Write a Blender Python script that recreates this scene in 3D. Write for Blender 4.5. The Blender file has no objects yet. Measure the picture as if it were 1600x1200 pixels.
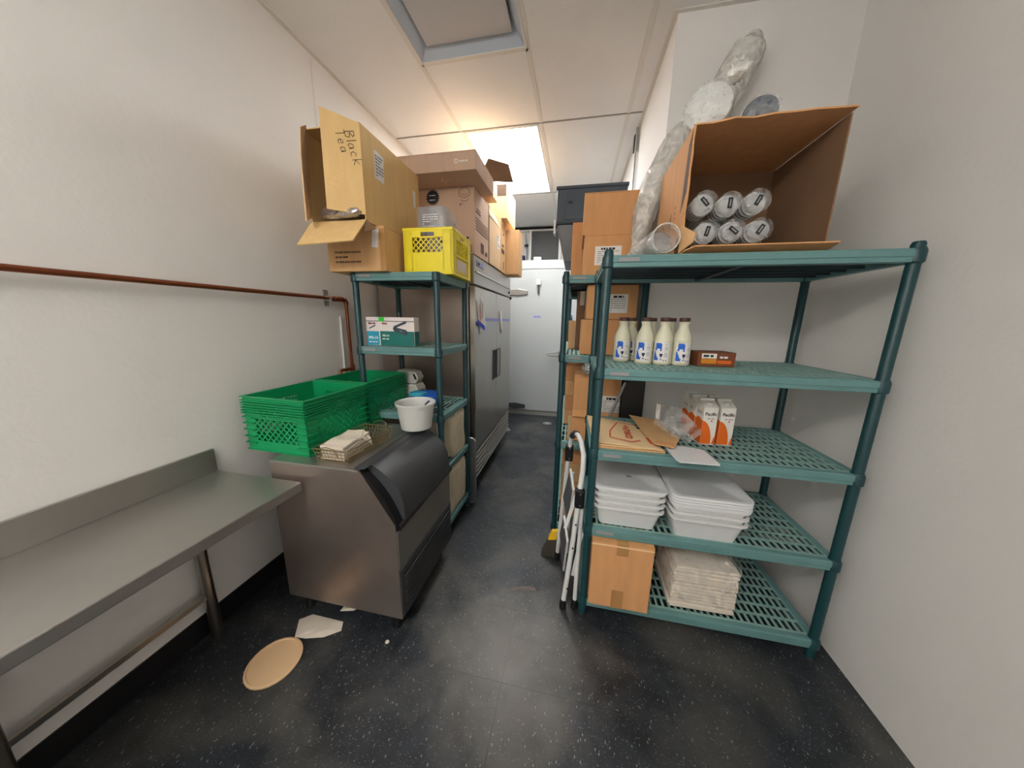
import bpy, bmesh, math, random
from mathutils import Matrix, Vector
random.seed(7)
S = bpy.context.scene
COL = S.collection
# ------------------------------------------------------------------ camera
fwd_p, yaw, roll = .203577, .198775, -.016642
cy, sy, cp, sp, cr, sr = math.cos(yaw), math.sin(yaw), math.cos(fwd_p), math.sin(fwd_p), math.cos(roll), math.sin(roll)
F = Vector((-sy*cp, cy*cp, -sp)); Rr = Vector((cy, sy, 0)); D = F.cross(Rr)
R2 = cr*Rr + sr*D; D2 = -sr*Rr + cr*D
cam = bpy.data.cameras.new('camera'); co = bpy.data.objects.new('camera', cam); COL.objects.link(co)
co.matrix_world = Matrix.Translation((0, 0, 1.35)) @ Matrix((R2, -D2, -F)).transposed().to_4x4()
cam.lens = 476.04/1600*36; cam.sensor_width = 36; cam.clip_start = .02
S.camera = co
# ------------------------------------------------------------------ world, exposure
w = bpy.data.worlds.new('world'); S.world = w; w.use_nodes = True
w.node_tree.nodes['Background'].inputs[0].default_value = (.9, .95, 1, 1)
w.node_tree.nodes['Background'].inputs[1].default_value = .3
S.view_settings.view_transform = 'Standard'; S.view_settings.look = 'None'
S.view_settings.exposure = 1.05; S.view_settings.gamma = 1; S.view_settings.use_curve_mapping = False
LAMP_FAR, LAMP_NEAR, FILL_HANG = 11.5, 5.5, 9.5
ZC = 2.75
# ------------------------------------------------------------------ materials
def lin(c):
    return tuple(((v/255)/12.92 if v/255 <= .04045 else ((v/255+.055)/1.055)**2.4) for v in c) + (1,)
MATS = {}
def mat(name, rgb, rough=.6, metal=0, spec=.5, noise=0, nscale=8, bump=0, bscale=40, trans=0, alpha=1, stretch=None, emit=0, coat=0):
    m = bpy.data.materials.new(name); MATS[name] = m; m.use_nodes = True
    nt = m.node_tree; b = nt.nodes['Principled BSDF']; c = lin(rgb)
    b.inputs['Base Color'].default_value = c; b.inputs['Roughness'].default_value = rough
    b.inputs['Metallic'].default_value = metal; b.inputs['Specular IOR Level'].default_value = spec
    if trans: b.inputs['Transmission Weight'].default_value = trans
    if alpha < 1: b.inputs['Alpha'].default_value = alpha
    if coat: b.inputs['Coat Weight'].default_value = coat; b.inputs['Coat Roughness'].default_value = .15
    if emit:
        b.inputs['Emission Color'].default_value = c; b.inputs['Emission Strength'].default_value = emit
    if noise or bump:
        g = nt.nodes.new('ShaderNodeNewGeometry'); mp = nt.nodes.new('ShaderNodeMapping')
        nt.links.new(g.outputs['Position'], mp.inputs[0])
        if stretch: mp.inputs['Scale'].default_value = stretch
    if noise:
        n = nt.nodes.new('ShaderNodeTexNoise'); n.inputs['Scale'].default_value = nscale; n.inputs['Detail'].default_value = 6
        nt.links.new(mp.outputs[0], n.inputs[0])
        r = nt.nodes.new('ShaderNodeValToRGB'); nt.links.new(n.outputs[0], r.inputs[0])
        r.color_ramp.elements[0].position = .3; r.color_ramp.elements[1].position = .7
        r.color_ramp.elements[0].color = tuple(v*(1-noise) for v in c[:3]) + (1,)
        r.color_ramp.elements[1].color = tuple(min(1, v*(1+noise)) for v in c[:3]) + (1,)
        nt.links.new(r.outputs[0], b.inputs['Base Color'])
    if bump:
        n2 = nt.nodes.new('ShaderNodeTexNoise'); n2.inputs['Scale'].default_value = bscale; n2.inputs['Detail'].default_value = 4
        nt.links.new(mp.outputs[0], n2.inputs[0])
        bp = nt.nodes.new('ShaderNodeBump'); bp.inputs['Strength'].default_value = bump; bp.inputs['Distance'].default_value = .01
        nt.links.new(n2.outputs[0], bp.inputs['Height']); nt.links.new(bp.outputs[0], b.inputs['Normal'])
    return m
mat('wall', (234, 232, 229), .75, noise=.03, nscale=2, bump=.08, bscale=60)
mat('ceil', (235, 234, 232), .9, noise=.03, nscale=3, bump=.15, bscale=120)
mat('tbar', (222, 217, 209), .5)
mat('tbar_dark', (150, 145, 136), .6)
mat('louver_steel', (168, 164, 156), .4, .6)
mat('black_base', (22, 22, 24), .5)
mat('steel', (182, 178, 170), .28, 1, noise=.05, nscale=3, bump=.02, bscale=8)
mat('steel_side', (166, 154, 146), .34, .8, noise=.12, nscale=4, bump=.02, bscale=6)
mat('steel_soft', (178, 176, 172), .42, .9, noise=.05, nscale=4)
mat('steel_front', (140, 138, 130), .45, .6, noise=.04, nscale=5)
mat('cooler', (188, 194, 195), .4, .15, noise=.02, nscale=2, bump=.06, bscale=25)
mat('cooler_trim', (170, 170, 166), .4, .4)
mat('post', (20, 64, 70), .4, bump=.08, bscale=90)
mat('sage', (100, 142, 142), .5, noise=.06, nscale=20)
mat('mat_grid', (136, 172, 166), .55, noise=.06, nscale=20)
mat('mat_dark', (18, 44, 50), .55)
mat('card', (216, 172, 122), .85, noise=.07, nscale=5, bump=.12, bscale=30, stretch=(6, 6, 1))
mat('card_orange', (214, 158, 106), .85, noise=.06, nscale=5, bump=.12, bscale=30, stretch=(6, 6, 1))
mat('card_yellow', (230, 194, 134), .85, noise=.05, nscale=4, bump=.1, bscale=30, stretch=(6, 6, 1))
mat('card_pink', (206, 174, 150), .85, noise=.05, nscale=5, bump=.08, bscale=30, stretch=(6, 6, 1))
mat('card_light', (226, 190, 148), .85, noise=.05, nscale=5, bump=.08, bscale=30)
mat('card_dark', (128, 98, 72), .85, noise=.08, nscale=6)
mat('card_edge', (234, 204, 158), .9)
mat('card_print', (88, 66, 50), .8)
mat('tape', (180, 134, 84), .3)
mat('paper', (236, 234, 230), .8, bump=.05, bscale=20)
mat('paper_cream', (222, 212, 196), .8, noise=.04, nscale=12, bump=.3, bscale=14)
mat('ink', (30, 30, 34), .7)
mat('ink_grey', (150, 150, 152), .8)
mat('ink_white', (240, 240, 240), .7)
mat('red_ink', (216, 84, 62), .7)
mat('yellow_plastic', (246, 226, 22), .4, noise=.03, nscale=10, bump=.03)
mat('green_plastic', (10, 150, 92), .42, noise=.08, nscale=9, bump=.04)
mat('black_plastic', (62, 64, 68), .38, noise=.06, nscale=12, bump=.03, bscale=100)
mat('louver_grey', (66, 66, 68), .4)
mat('black_deep', (18, 18, 20), .45)
mat('white_plastic', (228, 230, 226), .35, spec=.5)
mat('bin_plastic', (238, 240, 240), .3, noise=.02, nscale=5, trans=.15)
mat('bin_lid', (240, 243, 246), .3, trans=.1)
mat('bucket_plastic', (232, 234, 230), .35, trans=.25)
mat('white_paint', (226, 228, 228), .35)
mat('tread', (92, 94, 96), .8, bump=.3, bscale=200)
mat('carrier', (66, 78, 90), .5, noise=.05, nscale=12)
mat('carrier_low', (120, 124, 130), .5, noise=.05, nscale=12)
mat('copper', (150, 88, 62), .35, .9, noise=.15, nscale=12)
mat('brass', (210, 170, 70), .35, .8)
mat('bottle', (222, 220, 196), .38, spec=.5)
mat('cap', (78, 46, 38), .5)
mat('blue', (28, 100, 206), .6)
mat('blue_dark', (34, 34, 96), .6)
mat('blue_tape', (28, 80, 220), .6)
mat('blue_pale', (150, 150, 205), .5)
mat('orange', (228, 106, 18), .55)
mat('carton_white', (232, 230, 222), .5)
mat('brown_box', (122, 68, 40), .6)
mat('amber', (214, 138, 30), .6)
mat('teal', (16, 112, 104), .5)
mat('sky_blue', (52, 160, 190), .5)
mat('pinkish', (232, 222, 220), .5)
mat('green_tag', (40, 210, 60), .5)
mat('maroon', (120, 32, 40), .6)
mat('wire', (152, 132, 96), .4, .7)
mat('foil', (190, 190, 195), .25, .9, bump=.9, bscale=45)
mat('panel_dark', (62, 64, 64), .5)
mat('beige_bag', (214, 202, 176), .7, noise=.08, nscale=18, bump=.4, bscale=14)
mat('scale_white', (206, 206, 198), .5)
mat('bristle', (66, 62, 52), .9)
mat('brush_yellow', (236, 190, 24), .45)
mat('grey_pole', (150, 150, 148), .4, .3)
mat('diffuser_off', (186, 186, 188), .5)
mat('fixture_frame', (186, 196, 208), .4, .1)
mat('drain', (140, 140, 138), .5, .5)
mat('pan_inner', (176, 184, 190), .35, .8, noise=.1, nscale=10)
mat('white_lamp', (246, 248, 250), .5, emit=LAMP_FAR)
mat('white_fill_hang', (255, 250, 244), .5, emit=FILL_HANG)
mat('white_lamp_near', (255, 250, 244), .5, emit=LAMP_NEAR)
mat('scuff', (116, 106, 100), .8)
mat('black_gap', (8, 8, 8), .8)

def film_mat(name, rgb, fac, bscale, rough=.18, bump=.8):
    m = bpy.data.materials.new(name); MATS[name] = m; m.use_nodes = True
    nt = m.node_tree; b = nt.nodes['Principled BSDF']; out = nt.nodes['Material Output']
    b.inputs['Base Color'].default_value = lin(rgb); b.inputs['Roughness'].default_value = rough; b.inputs['Specular IOR Level'].default_value = .9
    t = nt.nodes.new('ShaderNodeBsdfTransparent'); mx = nt.nodes.new('ShaderNodeMixShader')
    g = nt.nodes.new('ShaderNodeNewGeometry'); n = nt.nodes.new('ShaderNodeTexNoise'); n.inputs['Scale'].default_value = bscale; n.inputs['Detail'].default_value = 3; n.inputs['Distortion'].default_value = 1.5
    nt.links.new(g.outputs['Position'], n.inputs[0])
    bp = nt.nodes.new('ShaderNodeBump'); bp.inputs['Strength'].default_value = bump; bp.inputs['Distance'].default_value = .02
    nt.links.new(n.outputs[0], bp.inputs['Height']); nt.links.new(bp.outputs[0], b.inputs['Normal'])
    r = nt.nodes.new('ShaderNodeMapRange'); r.inputs['From Min'].default_value = .35; r.inputs['From Max'].default_value = .65
    r.inputs['To Min'].default_value = max(0, fac-.2); r.inputs['To Max'].default_value = min(1, fac+.2)
    nt.links.new(n.outputs[0], r.inputs['Value']); nt.links.new(r.outputs[0], mx.inputs[0])
    nt.links.new(t.outputs[0], mx.inputs[1]); nt.links.new(b.outputs[0], mx.inputs[2]); nt.links.new(mx.outputs[0], out.inputs[0])
    return m
film_mat('film', (235, 235, 232), .35, 22)
film_mat('film_clear', (225, 228, 230), .16, 26, .12, .9)
film_mat('film_bag', (238, 236, 232), .13, 12, .12, .9)
film_mat('film_white', (236, 234, 228), .72, 16)
film_mat('clear_poly', (190, 196, 202), .32, 3, .08, .1)

def floor_material():
    m = bpy.data.materials.new('floor_tile'); MATS['floor'] = m; m.use_nodes = True
    nt = m.node_tree; b = nt.nodes['Principled BSDF']; L = nt.links.new
    g = nt.nodes.new('ShaderNodeNewGeometry')
    def noise(scale, detail=4, dist=0, st=(1, 1, 1)):
        mp = nt.nodes.new('ShaderNodeMapping'); mp.inputs['Scale'].default_value = st
        n = nt.nodes.new('ShaderNodeTexNoise'); n.inputs['Scale'].default_value = scale; n.inputs['Detail'].default_value = detail; n.inputs['Distortion'].default_value = dist
        L(g.outputs['Position'], mp.inputs[0]); L(mp.outputs[0], n.inputs[0]); return n
    def ramp(src, p0, p1, c0, c1):
        r = nt.nodes.new('ShaderNodeValToRGB'); r.color_ramp.elements[0].position = p0; r.color_ramp.elements[1].position = p1
        r.color_ramp.elements[0].color = c0; r.color_ramp.elements[1].color = c1; L(src, r.inputs[0]); return r
    def mixc(f, a, bb):
        x = nt.nodes.new('ShaderNodeMix'); x.data_type = 'RGBA'
        L(f, x.inputs[0]); L(a, x.inputs[6]); L(bb, x.inputs[7]); return x.outputs[2]
    base = ramp(noise(14, 6).outputs[0], .3, .7, lin((26, 30, 35)), lin((44, 49, 55)))
    dirt = ramp(noise(2.6, 8, .6).outputs[0], .46, .72, (0, 0, 0, 1), (.62, .62, .62, 1))
    dcol = nt.nodes.new('ShaderNodeRGB'); dcol.outputs[0].default_value = lin((98, 96, 90))
    c = mixc(dirt.outputs[0], base.outputs[0], dcol.outputs[0])
    # pale patch mid-walkway: dusty scuffing plus a pool of lamplight painted in
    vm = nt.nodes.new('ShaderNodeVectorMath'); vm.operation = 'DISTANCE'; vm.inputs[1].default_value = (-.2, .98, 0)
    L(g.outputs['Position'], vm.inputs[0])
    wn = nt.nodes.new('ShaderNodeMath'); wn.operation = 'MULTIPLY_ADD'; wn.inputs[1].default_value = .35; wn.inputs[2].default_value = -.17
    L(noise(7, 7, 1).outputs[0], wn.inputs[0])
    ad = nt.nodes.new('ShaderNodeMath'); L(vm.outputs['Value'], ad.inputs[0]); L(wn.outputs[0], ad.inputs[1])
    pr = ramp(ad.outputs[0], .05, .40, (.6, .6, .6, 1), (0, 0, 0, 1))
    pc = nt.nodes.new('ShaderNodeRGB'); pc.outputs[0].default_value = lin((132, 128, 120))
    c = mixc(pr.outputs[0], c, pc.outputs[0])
    for sc, thr, st, col in ((105, .17, (1, .42, 1), (140, 142, 140)), (150, .18, (.45, 1, 1), (108, 114, 122)), (240, .22, (1, .7, 1), (100, 108, 114))):
        mp = nt.nodes.new('ShaderNodeMapping'); mp.inputs['Scale'].default_value = st; mp.inputs['Rotation'].default_value = (0, 0, sc*.01)
        v = nt.nodes.new('ShaderNodeTexVoronoi'); v.inputs['Scale'].default_value = sc
        L(g.outputs['Position'], mp.inputs[0]); L(mp.outputs[0], v.inputs[0])
        lt = nt.nodes.new('ShaderNodeMath'); lt.operation = 'LESS_THAN'; lt.inputs[1].default_value = thr; L(v.outputs['Distance'], lt.inputs[0])
        sx = nt.nodes.new('ShaderNodeSeparateColor'); L(v.outputs['Color'], sx.inputs[0])
        gt = nt.nodes.new('ShaderNodeMath'); gt.operation = 'GREATER_THAN'; gt.inputs[1].default_value = .62; L(sx.outputs[0], gt.inputs[0])
        mu = nt.nodes.new('ShaderNodeMath'); mu.operation = 'MULTIPLY'; L(lt.outputs[0], mu.inputs[0]); L(gt.outputs[0], mu.inputs[1])
        cc = nt.nodes.new('ShaderNodeRGB'); cc.outputs[0].default_value = lin(col)
        c = mixc(mu.outputs[0], c, cc.outputs[0])
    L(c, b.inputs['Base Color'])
    rr = nt.nodes.new('ShaderNodeMapRange'); rr.inputs['To Min'].default_value = .3; rr.inputs['To Max'].default_value = .6
    L(noise(5, 5).outputs[0], rr.inputs['Value']); L(rr.outputs[0], b.inputs['Roughness'])
    bp = nt.nodes.new('ShaderNodeBump'); bp.inputs['Strength'].default_value = .12; bp.inputs['Distance'].default_value = .004
    L(noise(60, 3).outputs[0], bp.inputs['Height']); L(bp.outputs[0], b.inputs['Normal'])
floor_material()

# ------------------------------------------------------------------ mesh helpers
class MB:
    def __init__(s): s.v = []; s.f = []
    def add(s, vs, fs):
        n = len(s.v); s.v += [tuple(p) for p in vs]; s.f += [tuple(i+n for i in f) for f in fs]; return s
    def box(s, x0, x1, y0, y1, z0, z1):
        return s.add([(x0,y0,z0),(x1,y0,z0),(x1,y1,z0),(x0,y1,z0),(x0,y0,z1),(x1,y0,z1),(x1,y1,z1),(x0,y1,z1)],
                     [(0,3,2,1),(4,5,6,7),(0,1,5,4),(1,2,6,5),(2,3,7,6),(3,0,4,7)])
    def hexa(s, b, t):     # two rings of 4 points
        return s.add(list(b)+list(t), [(0,3,2,1),(4,5,6,7),(0,1,5,4),(1,2,6,5),(2,3,7,6),(3,0,4,7)])
    def bar(s, p, q, w, h=None, up=(0, 0, 1)):
        h = h or w; p = Vector(p); q = Vector(q); d = (q-p).normalized(); up = Vector(up)
        if abs(d.dot(up)) > .98: up = Vector((1, 0, 0)) if abs(d.x) < .9 else Vector((0, 1, 0))
        a = d.cross(up).normalized()*w/2; b = a.cross(d).normalized()*h/2
        return s.hexa([p-a-b, p+a-b, p+a+b, p-a+b], [q-a-b, q+a-b, q+a+b, q-a+b])
    def plate(s, pts, th):   # polygon with thickness along its normal
        pts = [Vector(p) for p in pts]; n = (pts[1]-pts[0]).cross(pts[-1]-pts[0]).normalized()*th
        k = len(pts)
        return s.add(pts+[p+n for p in pts], [tuple(reversed(range(k))), tuple(range(k, 2*k))] + [(i, (i+1) % k, (i+1) % k+k, i+k) for i in range(k)])
    def tube(s, pts, r, seg=10, cap=True):
        pts = [Vector(p) for p in pts]; rings = []; ref = None
        for i, p in enumerate(pts):
            d = (pts[min(i+1, len(pts)-1)]-pts[max(i-1, 0)]).normalized()
            if ref is None: ref = Vector((0, 0, 1)) if abs(d.z) < .9 else Vector((1, 0, 0))
            a = d.cross(ref).normalized(); b = a.cross(d).normalized(); ref = b
            rad = r[i] if isinstance(r, (list, tuple)) else r
            rings.append([p+a*rad*math.cos(t*2*math.pi/seg)+b*rad*math.sin(t*2*math.pi/seg) for t in range(seg)])
        vs = [v for g in rings for v in g]; fs = []
        for i in range(len(rings)-1):
            for t in range(seg):
                t2 = (t+1) % seg; fs.append((i*seg+t, i*seg+t2, (i+1)*seg+t2, (i+1)*seg+t))
        if cap: fs += [tuple(range(seg)), tuple((len(rings)-1)*seg+t for t in reversed(range(seg)))]
        return s.add(vs, fs)
    def lathe(s, prof, c=(0, 0, 0), seg=24, sx=1, sy=1):
        vs = [(c[0]+r*sx*math.cos(t*2*math.pi/seg), c[1]+r*sy*math.sin(t*2*math.pi/seg), c[2]+z) for r, z in prof for t in range(seg)]
        fs = [(i*seg+t, i*seg+(t+1) % seg, (i+1)*seg+(t+1) % seg, (i+1)*seg+t) for i in range(len(prof)-1) for t in range(seg)]
        fs += [tuple(reversed(range(seg))), tuple((len(prof)-1)*seg+t for t in range(seg))]
        return s.add(vs, fs)
    def prism(s, poly, axis, a, b):   # polygon in the two other axes, extruded along axis
        def P(u, v, k): return (k, u, v) if axis == 'x' else (u, k, v) if axis == 'y' else (u, v, k)
        k = len(poly)
        return s.add([P(u, v, a) for u, v in poly]+[P(u, v, b) for u, v in poly],
                     [tuple(range(k)), tuple(reversed(range(k, 2*k)))] + [(i, i+k, (i+1) % k+k, (i+1) % k) for i in range(k)])
    def shift(s, o): s.v = [(x-o[0], y-o[1], z-o[2]) for x, y, z in s.v]; return s
    def rotz(s, a, c=(0, 0)):
        ca, sa = math.cos(a), math.sin(a)
        s.v = [(c[0]+(x-c[0])*ca-(y-c[1])*sa, c[1]+(x-c[0])*sa+(y-c[1])*ca, z) for x, y, z in s.v]; return s
def link_mesh(name, mb, m, parent=None, smooth=False, bevel=0, origin=None):
    if origin is not None: mb.shift(origin)
    me = bpy.data.meshes.new(name); me.from_pydata(mb.v, [], mb.f); me.update()
    bm = bmesh.new(); bm.from_mesh(me); bmesh.ops.recalc_face_normals(bm, faces=bm.faces); bm.to_mesh(me); bm.free()
    me.materials.append(MATS[m])
    if smooth: me.polygons.foreach_set('use_smooth', [True]*len(me.polygons))
    o = bpy.data.objects.new(name, me); COL.objects.link(o)
    if parent is not None: o.parent = parent
    elif origin is not None: o.location = origin
    if smooth and len(me.polygons) > 6:
        try: me.set_sharp_from_angle(angle=math.radians(40))
        except Exception: pass
    if bevel:
        b = o.modifiers.new('bevel', 'BEVEL'); b.width = bevel; b.segments = 2; b.limit_method = 'ANGLE'
    return o
def tag(o, label=None, cat=None, group=None, kind=None):
    if label: o['label'] = label
    if cat: o['category'] = cat
    if group: o['group'] = group
    if kind: o['kind'] = kind
    return o
class T:     # a thing: an Empty at the base; parts given in world coordinates
    def __init__(s, name, label, cat, loc, group=None):
        s.o = bpy.data.objects.new(name, None); COL.objects.link(s.o); s.loc = loc; s.o.location = loc; s.o.empty_display_size = .05
        tag(s.o, label, cat, group)
    def p(s, name, mb, m, parent=None, smooth=False, bevel=0, label=None, kind=None):
        o = link_mesh(name, mb.shift(s.loc), m, parent or s.o, smooth, bevel)
        if label: o['label'] = label
        if kind: o['kind'] = kind
        return o
    def spin(s, a): s.o.rotation_euler.z = a; return s
def copy_tree(o, dx=(0, 0, 0), label=None, parent=None):
    kids = [k for k in o.children]
    c = o.copy(); COL.objects.link(c)
    if parent is not None: c.parent = parent
    else: c.location = Vector(o.location)+Vector(dx)
    if label: c['label'] = label
    for k in kids: copy_tree(k, parent=c)
    return c
def struct(name, mb, m, kind='structure'):
    return tag(link_mesh(name, mb, m), kind=kind)
# face frames: (u direction, v direction, normal)
FR = {'front': (Vector((1, 0, 0)), Vector((0, 0, 1)), Vector((0, -1, 0))), 'right': (Vector((0, 1, 0)), Vector((0, 0, 1)), Vector((1, 0, 0))),
      'left': (Vector((0, -1, 0)), Vector((0, 0, 1)), Vector((-1, 0, 0))), 'top': (Vector((1, 0, 0)), Vector((0, 1, 0)), Vector((0, 0, 1)))}
def frame(face):
    return FR[face] if isinstance(face, str) else face
def sheet(mb, c, face, wd, ht, off=.0008, rot=0):
    u, v, n = frame(face); ca, sa = math.cos(rot), math.sin(rot); u, v = u*ca+v*sa, v*ca-u*sa
    c = Vector(c)+n*off
    return mb.plate([c-u*wd/2-v*ht/2, c+u*wd/2-v*ht/2, c+u*wd/2+v*ht/2, c-u*wd/2+v*ht/2], .0006)
def lines(mb, c, face, wd, ht, rows, rnd, off=.0018, fill=.5):
    u, v, n = frame(face); c = Vector(c)
    for i in range(rows):
        yy = ht/2-ht*(i+.5)/rows; x = -wd/2
        while x < wd/2-.004:
            L = min(rnd.uniform(.006, .022)*max(1, wd/.08), wd/2-x)
            sheet(mb, c+u*(x+L/2)+v*yy, face, L, ht/rows*fill, off)
            x += L+rnd.uniform(.002, .006)
            if rnd.random() < .12: break
    return mb
def text_mb(s, size, c, face, rot=0, off=.0012, bold=0, ext=.0004, vertical=False):
    cu = bpy.data.curves.new('t', 'FONT'); cu.body = '\n'.join(s) if vertical else s; cu.size = size; cu.align_x = 'CENTER'; cu.align_y = 'CENTER'
    cu.extrude = ext; cu.offset = bold; cu.resolution_u = 2
    if vertical: cu.space_line = .8
    o = bpy.data.objects.new('t', cu); COL.objects.link(o)
    me = bpy.data.meshes.new_from_object(o.evaluated_get(bpy.context.evaluated_depsgraph_get()))
    bpy.data.objects.remove(o)
    u, v, n = frame(face); ca, sa = math.cos(rot), math.sin(rot); u, v = u*ca+v*sa, v*ca-u*sa
    mb = MB(); c = Vector(c)+n*off
    mb.add([c+u*p.co.x+v*p.co.y+n*p.co.z for p in me.vertices], [tuple(f.vertices) for f in me.polygons])
    bpy.data.meshes.remove(me)
    return mb
def strokes(paths, c, face, sx, sz, wd, off=.0012, rot=0):
    u, v, n = frame(face); ca, sa = math.cos(rot), math.sin(rot); u, v = u*ca+v*sa, v*ca-u*sa
    mb = MB(); c = Vector(c)+n*off
    for path in paths:
        for a, b in zip(path, path[1:]):
            mb.bar(c+u*a[0]*sx+v*a[1]*sz, c+u*b[0]*sx+v*b[1]*sz, wd, .0006, n)
    return mb
RN = random.Random(11)
def ship_label(t, c, face, wd, ht, rows=6, parent=None, m='paper', pm='ink_grey'):
    s = t.p('shipping_label', sheet(MB(), c, face, wd, ht), m, parent, label='white printed label' if m == 'paper' else None)
    # s has its own frame equal to the thing's
    u, v, n = frame(face)
    mb = lines(MB(), Vector(c)-v*ht*.06, face, wd*.8, ht*.68, rows, RN, fill=.32)
    mb2 = lines(MB(), Vector(c)+v*ht*.36, face, wd*.55, ht*.16, 1, RN, fill=.7)
    t.p('print', mb, pm, s); t.p('print', mb2, 'ink', s)
    return s
def carton(label, x0, x1, y0, y1, z0, z1, m='card', group=None, tape=True, name='cardboard_box', rot=0, seam='x'):
    cx, cyy = (x0+x1)/2, (y0+y1)/2
    t = T(name, label, 'box', (cx, cyy, z0), group)
    e = .004
    t.p('body', MB().box(x0, x1, y0, y1, z0, z1-e), m, bevel=.003)
    g = .0015
    if seam == 'x':
        t.p('flap', MB().box(x0, x1, y0, cyy-g, z1-e, z1), m); t.p('flap', MB().box(x0, x1, cyy+g, y1, z1-e, z1), m)
    else:
        t.p('flap', MB().box(x0, cx-g, y0, y1, z1-e, z1), m); t.p('flap', MB().box(cx+g, x1, y0, y1, z1-e, z1), m)
    if tape:
        if seam == 'x':
            pcs = [(x0-.0008, x1+.0008, cyy-.024, cyy+.024, z1, z1+.0008)]+[(xx, xx+.0008, cyy-.024, cyy+.024, z1-.06, z1) for xx in (x0-.0008, x1)]
        else:
            pcs = [(cx-.024, cx+.024, y0-.0008, y1+.0008, z1, z1+.0008)]
            for yy in (y0-.0008, y1): pcs += [(cx-.024, cx+.024, yy, yy+.0008, z1-.055, z1), (cx-.030, cx+.020, yy, yy+.0008, z0, z0+.09)]
        for q in pcs: t.p('tape', MB().box(*q), 'tape')
    if rot: t.spin(rot)
    return t

# ------------------------------------------------------------------ structure
XL, XR, XA, YB, YF, YA = -1.49, .383, 1.12, 5.0, -2.2, 1.83
fl = struct('floor', MB().box(XL-.1, XA+.1, YF-.1, YB+.1, -.06, -.003), 'black_gap')
ts = .3048
tile = None
x = -.2-ts*5
while x < XA:
    y = .885-ts*11
    while y < YB:
        a0, a1, b0, b1 = max(x, XL), min(x+ts, XA), max(y, YF), min(y+ts, YB)
        inside = not (a0 >= XR and b0 >= YA)
        if a1-a0 > .01 and b1-b0 > .01 and inside:
            full = abs(a1-a0-ts) < 1e-6 and abs(b1-b0-ts) < 1e-6
            if full and tile is not None:
                o = bpy.data.objects.new('floor_tile', tile); COL.objects.link(o)
            else:
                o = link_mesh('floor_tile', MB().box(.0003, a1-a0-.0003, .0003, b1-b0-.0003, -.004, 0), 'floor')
                if full: tile = o.data
            o.location = (a0, b0, 0); o.parent = fl
        y += ts
    x += ts
struct('wall_left', MB().box(XL-.1, XL, YF, YB, 0, ZC), 'wall')
struct('wall_right', MB().prism([(XR, YA), (XA+.1, YA), (XA+.1, YA+.12), (XR+.12, YA+.12), (XR+.12, YB), (XR, YB)], 'z', 0, ZC), 'wall')
struct('wall_alcove', MB().box(XA, XA+.1, YF, YA, 0, ZC), 'wall')
struct('wall_back', MB().box(XL-.1, XR+.12, YB, YB+.1, 0, ZC), 'wall')
struct('wall_front', MB().box(XL-.1, XA+.1, YF-.1, YF, 0, ZC), 'wall')
struct('baseboard_left', MB().box(XL, XL+.008, YF, 4.3, 0, .10), 'black_base')
struct('baseboard_right', MB().box(XR, XA, YA-.008, YA, 0, .10), 'black_base')
struct('baseboard_front', MB().box(XL+.01, XA, YF, YF+.008, 0, .10), 'black_base')
# faint seam in the plaster of the left wall
struct('trim_1', MB().box(XL, XL+.0015, 1.705, 1.712, 2.2, ZC-.03), 'tbar')
# ceiling
ceil = struct('ceiling', MB().box(XL-.1, XA+.1, YF-.1, YB+.1, ZC+.12, ZC+.2), 'ceil')
xs = [XL, -.93, -.325, .272, .885, XA]
ys = [YF, -1.15, .07, 1.29, 2.51, 3.73, YB]
FX = (-.93, -.325)
def panel(x0, x1, y0, y1):
    g = .004
    link_mesh('ceiling_tile', MB().box(x0+g, x1-g, y0+g, y1-g, ZC, ZC+.015), 'ceil', ceil)
for i in range(5):
    for j in range(6):
        x0, x1, y0, y1 = xs[i], xs[i+1], ys[j], ys[j+1]
        if x0 >= XR: y1 = min(y1, YA)
        if y1-y0 < .02: continue
        if i == 1:
            if j in (0, 4): continue
            if j == 3: y0 = 1.89
            if j == 2: y1 = .67
        panel(x0, x1, y0, y1)
tb = MB()
for xx in xs[1:5]:
    tb.box(xx-.012, xx+.012, YF, YA if xx > XR else YB, ZC-.003, ZC+.006)
tb.box(-.93, -.325, 1.878, 1.902, ZC-.003, ZC+.006); tb.box(-.93, -.325, .658, .682, ZC-.003, ZC+.006)
for a in ((XL, XL+.02, YF, YB), (XR-.02, XR, YA, YB), (XR-.02, XA, YA-.02, YA), (XA-.02, XA, YF, YA)):
    tb.box(a[0], a[1], a[2], a[3], ZC-.004, ZC+.004)
link_mesh('grid_rail', tb, 'tbar', ceil)
for yy in ys[1:6]: link_mesh('cross_rail', MB().box(XL+.02, (XR if yy > YA else XA)-.02, yy-.005, yy+.005, ZC-.0045, ZC+.006), 'tbar_dark', ceil)

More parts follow.
